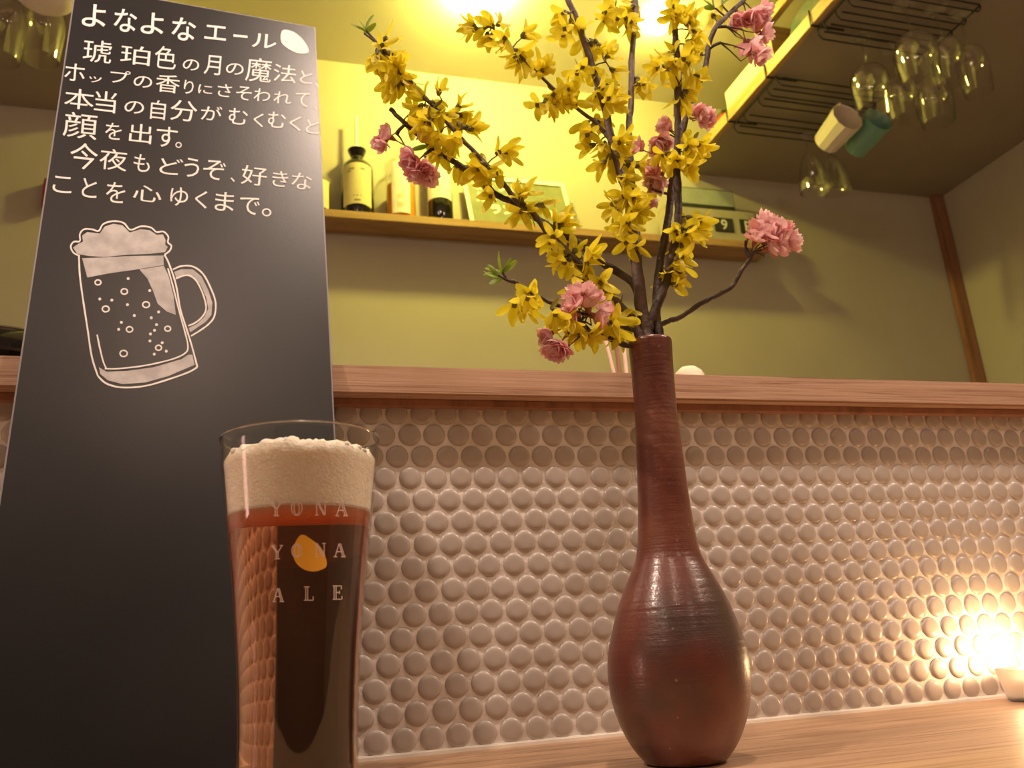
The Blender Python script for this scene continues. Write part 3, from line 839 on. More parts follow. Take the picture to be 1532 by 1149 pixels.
def make_branch(name, label, pts, r0, r1, dtip, mat, clusters=(), twigs=(), leaves=(), pinks=(), group=None, ybase=0.0, bud=0):
    P3 = branch3d(pts, dtip)
    for p in P3: p.y += 0
    down = NECK+Vector(((P3[0].x-NECK.x)*.4, ybase, -.055))
    mid = NECK+Vector(((P3[0].x-NECK.x)*.9, ybase*.8, -.006))
    full = catmull([down, mid]+[Vector(p) for p in P3], 5)
    full = [Vector(p) for p in full]
    n = len(full)
    rad = []
    for i in range(n):
        t = i/(n-1)
        knob = 1.0+.16*(1 if (i % 7 == 3) else 0)+rng.uniform(-.06, .06)
        rad.append((r0+(r1-r0)*t)*knob)
    for i in range(2, n-1): full[i] = full[i]+Vector((rng.uniform(-1, 1), rng.uniform(-1, 1), rng.uniform(-1, 1)))*.0003
    root = thing(name, down, label, 'branch', group)
    sb = MB().tube(full, rad, 9)
    allp = list(full[5:])
    for tw, ra, rb, dt in twigs:
        # a side twig starts on the branch where its first photo point lies
        a0 = at(*tw[0], Y=1.0)
        best = min(allp, key=lambda p: (pj(p)[0]-tw[0][0])**2+(pj(p)[1]-tw[0][1])**2)
        q = [best]
        for k, (x, y) in enumerate(tw[1:]):
            q.append(at(x, y, Y=best.y+dt*(k+1)/(len(tw)-1)))
        q = [Vector(p) for p in catmull(q, 5)]
        sb.tube(q, [ra+(rb-ra)*i/(len(q)-1) for i in range(len(q))], 7)
        allp += q[2:]
    pr = [(pj(p), p) for p in allp]
    extra = MB()
    def near(x, y): return min(pr, key=lambda e: (e[0][0]-x)**2+(e[0][1]-y)**2)[1]
    for x, y, k in clusters:
        b = near(x, y); c = at(x, y, Y=b.y+rng.uniform(-.012, .008))
        dv = c-b
        hub = b+dv*max(0, 1-.0075/max(dv.length, 1e-6)) if dv.length > .009 else b
        if (hub-b).length > .002:
            extra.tube([b, (b+hub)/2+Vector((0, 0, .001)), hub], [.0007, .0006, .0005], 6)
        for q in range(k):
            if k > 3 and rng.random() < .10: continue
            rd = Vector((rng.uniform(-1, 1), rng.uniform(-1, .7), rng.uniform(-.9, .35))).normalized()
            dd = (dv.normalized()*1.2 if dv.length > 1e-4 else Vector((0, 0, 0)))+rd*1.1+Vector((0, 0, -.5))
            pos = hub+rd*.0022+Vector((rng.uniform(-1, 1), rng.uniform(-1, 1), rng.uniform(-1, 1)))*.003
            extra.tube([hub, pos+dd.normalized()*.0005], [.0005, .0006], 5)
            yellow_blossom(root, pos, dd)
        if rng.random() < .55:
            rd = Vector((rng.uniform(-1, 1), rng.uniform(-1, .4), rng.uniform(-1, .6))).normalized()
            link('leaf', rng.choice(BL), root, Matrix.Translation(hub-ORG[root]) @ frame_z(rd) @ Matrix.Rotation(-PI/2, 4, 'Y'))
    for x, y, k, size in pinks:
        b = near(x, y); c = at(x, y, Y=b.y-.004)
        dv = c-b; dl = max(dv.length, 1e-5)
        for q in range(k):
            off = Vector((rng.uniform(-1, 1), rng.uniform(-.7, .5), rng.uniform(-1, 1)))*(.0048*size)*(k > 1)
            pos = c+off
            dd = (pos-b).normalized()+off.normalized()*.9 if off.length > 1e-6 else (dv+Vector((0, -.004, -.001)))
            ax = dd.normalized()
            pos = pos-ax*.003
            st = pos-ax*.0100
            extra.tube([b, (b+st)/2+Vector((0, 0, .0008)), st], [.0009, .0006, .0005], 6)
            pink_blossom(root, pos, dd, sc=size)
    for x, y, ang, k in leaves:
        b = near(x, y); c = at(x, y, Y=b.y)
        for q in range(k):
            a = math.radians(ang+(q-(k-1)/2)*38+rng.uniform(-8, 8))
            dd = Vector((math.cos(a), rng.uniform(-.5, .1), math.sin(a))).normalized()
            base = c if (c-b).length < .012 else c
            link('leaf', rng.choice(LF), root, Matrix.Translation(base-ORG[root]) @ frame_z(dd) @ Matrix.Rotation(-PI/2, 4, 'Y') @ Matrix.Rotation(rng.uniform(-.6, .6), 4, 'X'))
        if (c-b).length > .003: extra.tube([b, c], [.0009, .0008], 6)
    sb.add(extra.v, extra.f)
    sb.build('stem', mat, root, angle=70)
    return root

G1 = None
make_branch('forsythia_branch', 'long yellow-flowered branch sweeping from the vase to the upper left, thin purple-brown stem',
    [(955,498),(949,483),(940,469),(908,438),(888,420),(872,401),(849,377),(820,349),(800,322),(775,301),(745,266),(717,235),(690,207),(662,175),(640,150),(612,118),(585,85),(566,66)],
    .0034, .0011, .02, M['bark'],
    clusters=[(575,62,3),(553,86,3),(596,98,4),(566,105,2),(590,122,3),(612,112,2),(585,72,2),(640,147,2),(655,160,3),(628,168,3),(640,185,3),(690,165,4),(665,212,3),(700,182,3),(652,200,2),(672,140,1),(738,240,5),(712,252,3),(752,225,2),(735,262,2),(790,290,5),(805,300,2),(775,310,2),(838,335,5),(822,365,2),(850,385,5),(868,410,3),(842,398,2),(895,430,4),(850,425,2),(905,420,2),(885,378,3),(925,465,2)],
    leaves=[(548,46,110,3),(545,50,60,1)])
make_branch('cherry_branch', 'dark rough cherry branch with pink blossoms reaching left behind the yellow sprays, toward the bottles',
    [(965,490),(958,470),(947,424),(899,392),(870,367),(840,350),(800,325),(768,304),(743,291),(715,269),(692,250),(671,237),(651,222),(628,203),(607,186),(584,163)],
    .0034, .0017, .03, M['bark_dark'],
    twigs=[([(607,186),(597,195),(594,200)], .0012, .0018, -.002), ([(651,222),(643,226),(636,232)], .0016, .0016, -.003)],
    clusters=[(626,160,2),(690,232,2),(655,230,2),(745,300,1)],
    pinks=[(580,207,2,.8),(630,250,2,.85),(616,240,1,.9),(633,200,1,.8),(640,262,1,.8)],
    leaves=[(640,218,200,1)])
make_branch('forsythia_branch', 'low thin sprig with a bright green leaf tip pointing left of the vase mouth',
    [(955,500),(940,491),(903,480),(880,471),(858,466),(827,454),(797,440),(786,433),(775,424),(760,420)],
    .0019, .0012, -.02, M['bark_dark'],
    clusters=[(776,458,3),(803,446,3),(762,455,1),(832,487,4),(820,470,2),(870,500,3),(860,480,2),(905,478,2),(915,495,2),(925,480,2)],
    leaves=[(752,408,90,4),(745,412,150,2),(752,415,200,2)])
make_branch('cherry_branch', 'short dark cherry twig just above the vase lip with drooping pink blossoms',
    [(958,512),(940,517),(920,510),(905,504),(890,500),(877,490),(868,480)],
    .0024, .0014, -.012, M['bark_dark'],
    pinks=[(875,450,3,.95),(888,465,2,.9),(838,512,3,.9),(822,500,1,.8),(862,468,2,.85),(845,522,1,.8),(905,470,1,.8)],
    clusters=[(880,492,2)])
make_branch('forsythia_branch', 'thick brown central branch full of yellow blossoms rising left of the neck line',
    [(965,487),(958,440),(952,400),(947,360),(944,313),(937,285),(928,257),(916,213),(903,154),(891,116),(878,75),(862,28),(850,0),(838,-30)],
    .0046, .0022, .0, M['bark'],
    twigs=[([(916,213),(906,200),(890,182),(872,169),(831,135),(787,92),(762,67),(737,42)], .0020, .0009, .03)],
    clusters=[(850,22,3),(838,45,2),(882,55,3),(905,60,2),(870,95,3),(858,105,2),(890,135,3),(910,130,2),(925,150,5),(888,180,4),(870,205,2),(885,222,3),(935,205,4),(920,232,3),(945,262,4),(955,245,2),(905,235,2),(930,295,4),(912,310,2),(928,335,4),(955,290,3),(955,322,3),(938,362,2),(968,310,2),(900,120,2),(915,90,2),
              (702,42,3),(735,28,3),(728,50,2),(752,62,2),(762,92,3),(785,52,2),(806,98,5),(820,150,4),(808,160,2),(852,135,3),(835,125,2),(850,160,2),(775,70,2)])
make_branch('forsythia_branch', 'slim pale grey branch rising straight up behind the central one',
    [(966,485),(960,440),(955,390),(950,330),(944,260),(941,194),(944,150),(945,94),(950,31),(950,-20)],
    .0034, .0023, .035, M['bark'],
    twigs=[([(948,40),(930,22),(906,0),(895,-12)], .0020, .0014, .01)],
    clusters=[(950,8,3),(935,38,2),(962,122,3),(975,130,1),(925,35,2),(900,30,2),(915,15,2),(945,-5,2)])
make_branch('forsythia_branch', 'dark brown branch right of centre, dense with drooping yellow blossoms up to the top',
    [(970,490),(978,468),(993,433),(1002,397),(1010,360),(1015,313),(1012,250),(1015,194),(1013,157),(1015,110),(1010,56),(1006,0),(1004,-30)],
    .0038, .0022, -.03, M['bark_dark'],
    clusters=[(1012,18,4),(1032,25,3),(1045,45,2),(1040,65,3),(1025,92,4),(995,92,2),(1012,135,4),(1030,140,2),(1045,112,3),(992,82,2),(1022,222,5),(1048,213,4),(1000,228,3),(1032,248,4),(1010,240,2),(1046,340,4),(1030,325,2),(1008,342,3),(995,360,2),(1010,400,4),(1028,390,3),(1042,345,2),(1005,420,1),(1035,412,1),(985,105,2),])
make_branch('cherry_branch', 'dark knotted cherry branch carrying the pink cluster at the top right of the bouquet',
    [(985,495),(982,470),(986,400),(996,350),(1003,300),(1008,250),(1020,200),(1034,150),(1050,115),(1057,94),(1060,69),(1071,41),(1096,16),(1115,-2),(1130,-20)],
    .0036, .0018, .012, M['bark_dark'],
    twigs=[([(1060,72),(1068,68),(1078,64)], .0016, .0014, -.002), ([(1071,42),(1080,40),(1087,40)], .0016, .0014, -.002), ([(1005,290),(990,288),(975,283)], .0012, .001, .0)],
    pinks=[(1120,35,3,1.05),(1135,22,2,1.0),(1118,62,3,1.0),(1128,80,2,.95),(1140,50,1,1.0),(1098,30,1,.7),(1050,180,3,.85),(1040,170,1,.8),(985,205,2,.85),(1000,192,1,.8),(985,262,3,.9),(970,290,2,.9),(988,225,1,.8),(955,222,1,.7)],
    clusters=[(1040,80,2),(1060,15,1)],
    leaves=[(1070,12,140,3),(1080,8,60,2)])
make_branch('cherry_branch', 'single bare twig arching right from the vase mouth to one pink double blossom',
    [(985,492),(1000,480),(1017,475),(1046,455),(1075,441),(1095,429),(1107,409),(1119,392),(1127,378)],
    .0022, .0015, -.015, M['bark_dark'],
    twigs=[([(1123,385),(1118,378),(1115,372)], .0018, .0022, 0)],
    pinks=[(1150,350,4,1.05),(1128,350,2,.95),(1162,372,1,.9),(1180,365,1,.9),(1170,355,2,1.0),(1138,338,2,.95),(1130,360,1,.8),(1150,372,1,.8)])

# ------------------------------------------------------------------ tealight
TX, TY = .690, .680
tl = thing('tealight_holder', (TX, TY, ZC), 'small frosted glass tealight cup burning on the counter at the right edge', 'candle')
frost = glassm('frosted', (.98, .93, .88), .45)
MB().lathe([(0,ZC),(.021,ZC),(.0235,ZC+.002),(.0282,ZC+.026),(.0288,ZC+.0285),(.0268,ZC+.0285),(.0215,ZC+.004),(0,ZC+.004)], 40, (TX,TY,0)).build('cup', frost, tl, angle=60)
MB().lathe([(0,ZC+.0045),(.019,ZC+.0045),(.019,ZC+.019),(.017,ZC+.0195),(0,ZC+.0185)], 32, (TX,TY,0)).build('wax', M['wax'], tl)
MB().tube([(TX,TY,ZC+.018),(TX+.0005,TY,ZC+.026)], .0006, 6).build('wick', M['black_metal'], tl)
MB().lathe([(0,ZC+.024),(.0025,ZC+.027),(.0045,ZC+.033),(.0038,ZC+.041),(.0015,ZC+.050),(0,ZC+.055)], 16, (TX,TY,0)).build('flame', M['flame'], tl)

# ------------------------------------------------------------------ kitchen shelf and what stands on it
SH0 = 1.1335; SH1 = 1.157; YSF = 2.108
xl = at(430, 315, Y=YSF).x; xr = at(1157, 388, Y=YSF).x
tag(MB().box((xl, YSF, SH0), (xr, YB-.001, SH1), .0015).build('wall_shelf', M['shelf_wood']), 'long warm wooden shelf on the back wall carrying the bottles', 'shelf')

def bottle(px, Y, prof, seg=36):
    p = at(px, 322, Y=Y)
    return p.x
YB1 = 2.156
def base_x(px, py): return at(px, py, Y=YB1).x
# dark rum-like bottle with pourer
def lab_patch(parent, cx, cy, r, z0, z1, halfang, mat, name='label', bow=0.0, n=16):
    mb = MB(); ce = -PI/2 - math.atan2(cx, 2.1)*.0
    face = math.atan2(-cy, -cx)
    for i in range(n+1):
        s_ = i/n*2-1; a = face+s_*halfang
        zb = bow*(1-s_*s_)
        mb.v += [Vector((cx+(r+.0004)*math.cos(a), cy+(r+.0004)*math.sin(a), z0+zb)), Vector((cx+(r+.0004)*math.cos(a), cy+(r+.0004)*math.sin(a), z1+zb))]
    mb.f += [(2*i, 2*i+2, 2*i+3, 2*i+1) for i in range(n)]
    return mb.build(name, mat, parent)
def lab_text(parent, cx, cy, r, items, mat):
    """flat print: short dashes on the label; items = (angle, z, dangle, dz)"""
    face = math.atan2(-cy, -cx)
    for a0, z, da, dz in items:
        mb = MB(); n = 4
        vs = []
        for i in range(n+1):
            a = face+a0+(i/n-.5)*da
            for zz in (z-dz/2, z+dz/2): vs.append((cx+(r+.0008)*math.cos(a), cy+(r+.0008)*math.sin(a), zz))
        mb.add(vs, [(2*i, 2*i+2, 2*i+3, 2*i+1) for i in range(n)])
        mb.build('label_print', mat, parent, smooth=False)

bx = base_x(535, 318)
bt = thing('liquor_bottle', (bx, YB1, SH1), 'round-shouldered black bottle with cream label and a clear pourer spout, on the wall shelf', 'bottle')
r_ = .0455
zsh = z_for(bx, YB1, 257); zn = z_for(bx, YB1, 236); zt = z_for(bx, YB1, 226); zp = z_for(bx, YB1, 172)
MB().lathe([(0,SH1),(r_*.96,SH1),(r_,SH1+.004),(r_,zsh),(r_*.93,zsh+.012),(r_*.7,zsh+.024),(r_*.42,zn-.008),(r_*.36,zn),(r_*.36,zn+.004),(0,zn+.004)], 40, (bx,YB1,0)).build('bottle_body', M['bottle_black'], bt, angle=60)
MB().lathe([(0,zn),(.0175,zn),(.0195,zn+.004),(.023,zn+.012),(.0265,zt),(.021,zt+.003),(0,zt+.003)], 24, (bx,YB1,0)).build('stopper', M['black_gloss'], bt)
MB().lathe([(0,zt),(.011,zt),(.0105,zt+.012),(.0055,zt+.022),(.0042,zp),(.0030,zp),(.0045,zt+.020),(0,zt+.006)], 20, (bx-.001,YB1,0)).build('pourer', M['label_white'], bt)
lab_patch(bt, bx, YB1, r_, SH1+.020, zsh-.003, .98, M['label_cream'], bow=.006)
lab_text(bt, bx, YB1, r_, [(-.35,zsh-.016,.35,.006),(.35,zsh-.016,.3,.006),(-.5,zsh-.024,.25,.004),(0,SH1+.050,.12,.003),(.2,SH1+.050,.1,.003),(-.2,SH1+.050,.1,.003),(0,SH1+.036,.4,.005)], M['label_ink'])

bx = base_x(473, 313)
bt = thing('liquor_bottle', (bx, YB1, SH1), 'dark bottle with pale label mostly hidden behind the black menu board edge', 'bottle')
MB().lathe([(0,SH1),(.036,SH1),(.038,SH1+.004),(.038,SH1+.090),(.034,SH1+.105),(.016,SH1+.125),(.013,SH1+.17),(.015,SH1+.172),(.015,SH1+.19),(0,SH1+.19)], 36, (bx,YB1,0)).build('bottle_body', M['bottle_black'], bt, angle=60)
lab_patch(bt, bx, YB1, .038, SH1+.012, SH1+.098, 1.1, M['label_cream'])

bx = base_x(600.5, 322)
bt = thing('liquor_bottle', (bx, YB1, SH1), 'straight-sided bottle of orange liqueur with a tall white label', 'bottle')
zf = z_for(bx, YB1, 281); zs2 = z_for(bx, YB1, 250); r_ = .0425
MB().lathe([(0,SH1),(r_*.95,SH1),(r_,SH1+.003),(r_,zs2),(r_*.8,zs2+.012),(r_*.4,zs2+.024),(.012,zs2+.03),(.012,zs2+.075),(.014,zs2+.076),(.014,zs2+.088),(.009,zs2+.088),(.009,zs2+.03),(r_*.33,zs2+.022),(r_*.74,zs2+.010),(r_-.003,zs2-.002),(r_-.003,SH1+.006),(0,SH1+.006)], 40, (bx,YB1,0)).build('bottle_body', M['clear'], bt, angle=60)
MB().lathe([(0,SH1+.0055),(r_-.0028,SH1+.0055),(r_-.0028,zf),(0,zf)], 40, (bx,YB1,0)).build('liqueur', M['amber_glass'], bt)
o = lab_patch(bt, bx, YB1, r_, SH1+.010, zs2-.004, .62, M['label_white'])
lab_text(bt, bx, YB1, r_, [(0,SH1+.035,.45,.014),(0,SH1+.062,.45,.014)], M['label_pale'])

bx = base_x(659, 326)
bt = thing('liquor_bottle', (bx, YB1, SH1), 'dark green-black bottle with a wide white label and green shoulder, right of the orange one', 'bottle')
zl0 = z_for(bx, YB1, 306); zl1 = z_for(bx, YB1, 246); r_ = .0365
MB().lathe([(0,SH1),(r_*.95,SH1),(r_,SH1+.003),(r_,zl1+.006),(r_*.92,zl1+.014),(r_*.55,zl1+.030),(.013,zl1+.045),(.013,zl1+.09),(.0155,zl1+.092),(.0155,zl1+.105),(0,zl1+.105)], 40, (bx,YB1,0)).build('bottle_body', M['bottle_black'], bt, angle=60)
lab_patch(bt, bx, YB1, r_, zl0, zl1, 1.15, M['label_white'], bow=.004)
lab_text(bt, bx, YB1, r_, [(0,zl0+.03,.3,.003),(.1,zl0+.037,.3,.003)], M['label_pale'])

# small chalk sign leaning on the wall
def plane_pts(pxs, Ys): return [at(x, y, Y=Yq) for (x, y), Yq in zip(pxs, Ys)]
sg = None
bl = at(703, 331, Y=2.125); br = at(861, 345, Y=2.125); bl.z = br.z = SH1+.0005
tlp = at(689, 262, Y=2.165); trp = at(841, 273, Y=2.165)
Us = (br-bl); Vs = (tlp-bl); 
tr_ = bl+Us+Vs
Ns = Us.cross(Vs).normalized()
if Ns.y > 0: Ns = -Ns
sg = thing('menu_sign', (bl+br)/2, 'small white-framed green chalk sign with white writing leaning on the shelf', 'sign')
def sq(a, b, lift=0): return bl+Us*a+Vs*b+Ns*lift
def squad(a0, b0, a1, b1, l0, l1):
    c = [(a0,b0),(a1,b0),(a1,b1),(a0,b1)]
    return MB().add([sq(a,b,l0) for a, b in c]+[sq(a,b,l1) for a, b in c], [(0,3,2,1),(4,5,6,7),(0,1,5,4),(1,2,6,5),(2,3,7,6),(3,0,4,7)])
squad(.02, .02, .98, .97, 0, .003).build('sign_panel', M['green_board'], sg, smooth=False, fix=True)
for a in ((0,0,.035,1),(.965,0,1,1),(.035,.92,.965,1)):
    squad(*a, -.001, .007).build('frame_rail', M['label_white'], sg, smooth=False, fix=True)
def sign_text(s, a, b, wa, hb):
    c = bpy.data.curves.new('g', 'FONT'); c.body = s; c.resolution_u = 2; c.offset = .045
    o = bpy.data.objects.new('g', c); COL.objects.link(o)
    me = bpy.data.meshes.new_from_object(o.evaluated_get(bpy.context.evaluated_depsgraph_get()))
    xs = [v.co.x for v in me.vertices]; ys = [v.co.y for v in me.vertices]
    mb = MB().add([sq(a+(v.co.x-min(xs))/(max(xs)-min(xs))*wa, b+(v.co.y-min(ys))/(max(ys)-min(ys))*hb, .0034) for v in me.vertices], [tuple(p.vertices) for p in me.polygons])
    bpy.data.objects.remove(o)
    mb.build('chalk_writing', M['chalk'], sg, smooth=False)
sign_text('わ・ジム・', .10, .70, .52, .20)
sign_text('ルタ', .10, .44, .20, .22)
sign_text('ランウぐ つ', .22, .20, .60, .22)

# perpetual calendar (panel above, black number blocks below)
cz = thing('block_calendar', (at(1085, 370, Y=2.13).x, 2.14, SH1), 'cream desk calendar with a glassy panel and black blocks, the middle one reading 9', 'calendar')
yc0, yc1 = 2.122, 2.170
xa = at(1000, 360, Y=yc0).x; xb = at(1134, 350, Y=yc0).x; zc1 = z_for(xb, yc0, 318)
MB().box((xa, yc0, SH1), (xb, yc1, zc1), .002).build('case', M['calendar_case'], cz)
zk1 = z_for(1.3, yc0, 325.5); zk0 = z_for(1.3, yc0, 349)
def block(pxl, pxr, ch):
    x0 = at(pxl, 338, Y=yc0).x; x1 = at(pxr, 338, Y=yc0).x
    zz1 = z_for((x0+x1)/2, yc0, 327.5+.07*(pxl-1083)); zz0 = z_for((x0+x1)/2, yc0, 348+.07*(pxl-1083))
    o = MB().box((x0, yc0-.003, zz0), (x1, yc0+.002, zz1), .001).build('number_block', M['slate'], cz)
    if ch:
        c = bpy.data.curves.new('g', 'FONT'); c.body = ch; c.resolution_u = 4; c.offset = .015
        t = bpy.data.objects.new('g', c); COL.objects.link(t)
        me = bpy.data.meshes.new_from_object(t.evaluated_get(bpy.context.evaluated_depsgraph_get()))
        xs = [v.co.x for v in me.vertices]; ys = [v.co.y for v in me.vertices]
        h = (zz1-zz0)*.74; s_ = h/(max(ys)-min(ys)); mx = (min(xs)+max(xs))/2; my = (min(ys)+max(ys))/2
        mb = MB().add([((x0+x1)/2+(v.co.x-mx)*s_, yc0-.0034, (zz0+zz1)/2+(v.co.y-my)*s_) for v in me.vertices], [tuple(p.vertices) for p in me.polygons])
        bpy.data.objects.remove(t); mb.build('number', M['digit'], o, smooth=False)
block(1034, 1059, None); block(1069, 1097, '9'); block(1107, 1132, 'R')
xa2 = at(1012, 300, Y=2.15).x; xb2 = at(1098, 300, Y=2.15).x; zp0 = z_for(xb2, 2.15, 312); zp1 = z_for(xb2, 2.15, 286)
MB().box((xa2, 2.150, zc1), (xb2, 2.166, zp1), .001).build('panel_frame', M['slate'], cz)
MB().box((xa2+.003, 2.1485, zp0+.004), (xb2-.003, 2.1505, zp1-.004)).build('display_panel', M['pale_panel'], cz, smooth=False)

# ------------------------------------------------------------------ bulbs in the raised ceiling
BR = .034
bulb_area = 4*PI*BR*BR
M['bulb'].node_tree.nodes['Principled BSDF'].inputs['Emission Strength'].default_value = BULB_W/(PI*bulb_area)
M['bulb'].node_tree.nodes['Principled BSDF'].inputs['Emission Color'].default_value = (*KITCH, 1)
M['bulb_dim'] = M['bulb'].copy(); M['bulb_dim'].node_tree.nodes['Principled BSDF'].inputs['Emission Strength'].default_value = BULB_W*.25/(PI*bulb_area)
for (px, py), lab, bm_ in (((718, -8), 'bare glowing bulb under the raised ceiling, left of the pair', 'bulb'), ((985, 33), 'bare glowing bulb under the raised ceiling, right of the pair behind the flowers', 'bulb_dim')):
    c = at(px, py, Y=1.83)
    z0 = c.z+BR*.9
    b = thing('ceiling_bulb', (c.x, c.y, ZR), lab, 'lamp', 'bare bulbs under the raised ceiling')
    MB().lathe([(0, c.z-BR)]+[(BR*math.sin(a), c.z-BR*math.cos(a)) for a in [PI*k/12 for k in range(1, 11)]]+[(.011, c.z+BR*.95), (0, c.z+BR*.95)], 24, (c.x,c.y,0)).build('bulb', M[bm_], b)
    MB().lathe([(0, c.z+BR*.85), (.014, c.z+BR*.85), (.015, c.z+BR*1.1), (.015, max(ZR, c.z+BR*1.2)), (0, max(ZR, c.z+BR*1.2))], 20, (c.x,c.y,0)).build('socket', M['black_metal'], b)

# ------------------------------------------------------------------ loft edge and its contents
st = MB().box((XS-.018, .9, ZS-.002), (XS-.0002, YB-.002, ZS+.034), .001)
tag(st.build('loft_edge_board', M['strip_wood'], origin=(XS, 1.5, ZS)), 'pale wooden edge board running back along the raised ceiling opening', 'board')
lf = thing('loft_rack', (XS+.05, 1.5, ZS+.028), 'wooden upright and rail of the loft storage above the glass racks', 'rack')
MB().box((XS-.016, .92, 1.575), (XS+.004, 1.72, 1.603), .001).build('rail', M['strip_wood'], lf)
MB().box((XS-.012, 1.66, ZS+.034), (XS+.30, 1.685, 1.575), .001).build('upright', M['shelf_wood'], lf)
MB().box((XS-.012, .93, ZS+.034), (XS+.30, .955, 1.575), .001).build('upright', M['shelf_wood'], lf)
MB().box((XS+.28, .955, ZS+.034), (XS+.29, 1.66, 1.60), .001).build('back_panel', M['cream'], lf)
# folded green cloth bundle
mb = MB(); n = 14
prof3 = [(0,0),(.02,.05),(.045,.085),(.075,.075),(.105,.030),(.115,0)]
rows = []
for k in range(7):
    t = k/6; yy = 1.44+.17*t; sc_ = .72+.5*math.sin(PI*(t*.8+.1))
    row = []
    for x, z in prof3:
        mb.v.append(Vector((XS+.004+x*.5+.006*math.sin(k*2.1+z*60), yy, ZS+.0345+z*sc_*1.0))); row.append(len(mb.v)-1)
    rows.append(row)
for A, B in zip(rows, rows[1:]):
    for i in range(len(A)-1): mb.f.append((A[i], A[i+1], B[i+1], B[i]))
    mb.f.append((A[-1], A[0], B[0], B[-1]))
mb.f += [tuple(reversed(rows[0])), tuple(rows[-1])]
tag(mb.build('cloth_bundle', M['green_cloth'], fix=True, origin=(XS+.03, 1.52, ZS+.034)), 'grey-green folded cloth bundle lying in the loft above the racks', 'cloth')
tag(MB().box((XS+.0, 1.70, ZS+.035), (XS+.20, 1.93, ZS+.115), .004).build('storage_box', M['cream'], origin=(XS+.1, 1.8, ZS+.035)), 'cream cardboard box shining under the bulb at the loft edge', 'box')
tag(MB().box((XS-.002, 1.955, ZS+.0345), (XS+.14, 2.03, ZS+.066), .002).build('storage_box', M['red_box'], origin=(XS+.1, 2.0, ZS+.034)), 'flat dark red box at the far end of the loft edge', 'box')
tag(MB().box((XS+.0, 1.955, ZS+.0665), (XS+.13, 2.02, ZS+.076), .002).build('folder', M['dark_green'], origin=(XS+.1, 2.0, ZS+.067)), 'dark green folder lying on the flat red box', 'folder')
tag(MB().box((XS+.02, 1.10, ZS+.035), (XS+.16, 1.40, ZS+.10), .006).build('storage_box', M['label_white'], origin=(XS+.1, 1.25, ZS+.035)), 'white box in the loft nearer than the green cloth, by the picture top', 'box')

# ------------------------------------------------------------------ wire racks
def wire(mb, pts, r=.0021):
    mb.tube(pts, r, 6)
def rack(name, label, ys, x0, x1, z=1.405, ncl=3):
    rt = thing(name, (x0, ys[0], ZS), label, 'rack')
    y0, y1 = min(ys), max(ys)
    # clamp hooks over the edge board
    for y in (y0+.01, y1-.01):
        mb = MB(); wire(mb, [(x0+.07, y, ZS-.004), (XS-.022, y, ZS-.005), (XS-.0205, y, ZS+.038)], .0028)
        mb.build('hook', M['black_metal'], rt)
    mb = MB()
    wire(mb, [(x0, y0, ZS-.006), (x0, y1, ZS-.006)], .0026); mb.build('cross_wire', M['black_metal'], rt)
    mb = MB()
    wire(mb, [(x1, y0, z+.02), (x1, y1, z+.02)], .0026); mb.build('cross_wire', M['black_metal'], rt)
    for k, y in enumerate(ys):
        mb = MB()
        wire(mb, [(x0, y, ZS-.006), (x0, y, z+.012), (x0+.010, y, z), (x1-.01, y, z), (x1, y, z+.012), (x1, y, z+.022), (x0+.02, y, ZS-.008)])
        mb.build('rail_wire', M['black_metal'], rt)
    return rt
yA = sorted([at(1225,45,Z=1.405).y, at(1240,60,Z=1.405).y, at(1250,28,Z=1.405).y, at(1270,8,Z=1.405).y, at(1285,-14,Z=1.405).y])
rack('stemware_rack', 'black wire stemware rack under the soffit nearest the picture top, hung with wine glasses', yA, 1.315, 1.66)
yBr = sorted([at(1160,126,Z=1.405).y, at(1150,143,Z=1.405).y, at(1140,158,Z=1.405).y, at(1100,180,Z=1.405).y, at(1092,197,Z=1.405).y])
rack('stemware_rack', 'black wire stemware rack further back, above the white mug and the two flute glasses', yBr, 1.315, 1.67)

def wineglass(name, X, Y, ztop, zbot, rb, label, cat='glass', group=None, rmouth=None, stem=.07, flute=False):
    """hangs upside down: foot at ztop, mouth at zbot"""
    H = ztop-zbot; rm = rmouth or rb*.86
    t = thing(name, (X, Y, ztop), label, cat, group)
    sl = H*(.40 if not flute else .25)
    zb = ztop-sl; bh = zb-zbot
    foot = [(0, ztop), (.027, ztop), (.028, ztop-.001), (.012, ztop-.0035), (.004, ztop-.010)]
    MB().lathe(foot+[(0, ztop-.010)], 28, (X,Y,0)).build('foot', M['clear_stemware'], t, angle=60)
    MB().lathe([(0, ztop-.009), (.0036, ztop-.009), (.0034, zb+.006), (.006, zb), (0, zb-.002)], 16, (X,Y,0)).build('stem', M['clear_stemware'], t, angle=60)
    if flute: fr = [(.0, .10), (.12, .42), (.35, .72), (.6, .9), (.8, 1.0), (1, 1.0)]
    else: fr = [(.0, .15), (.05, .5), (.16, .82), (.34, .98), (.5, 1.0), (.75, .94), (1, rm/rb)]
    o_ = [(rb*k, zb-bh*u_) for u_, k in fr]
    o_ = [(p.x, p.y) for p in catmull(o_, 4)]
    i_ = [(max(r-.0012, .001), z if z < zb-.004 else zb-.004) for r, z in reversed(o_)]
    MB().lathe([(0, zb)]+o_+i_+[(0, zb-.004)], 40, (X,Y,0)).build('bowl', M['clear_stemware'], t, angle=60)
    return t
ZG = 1.412
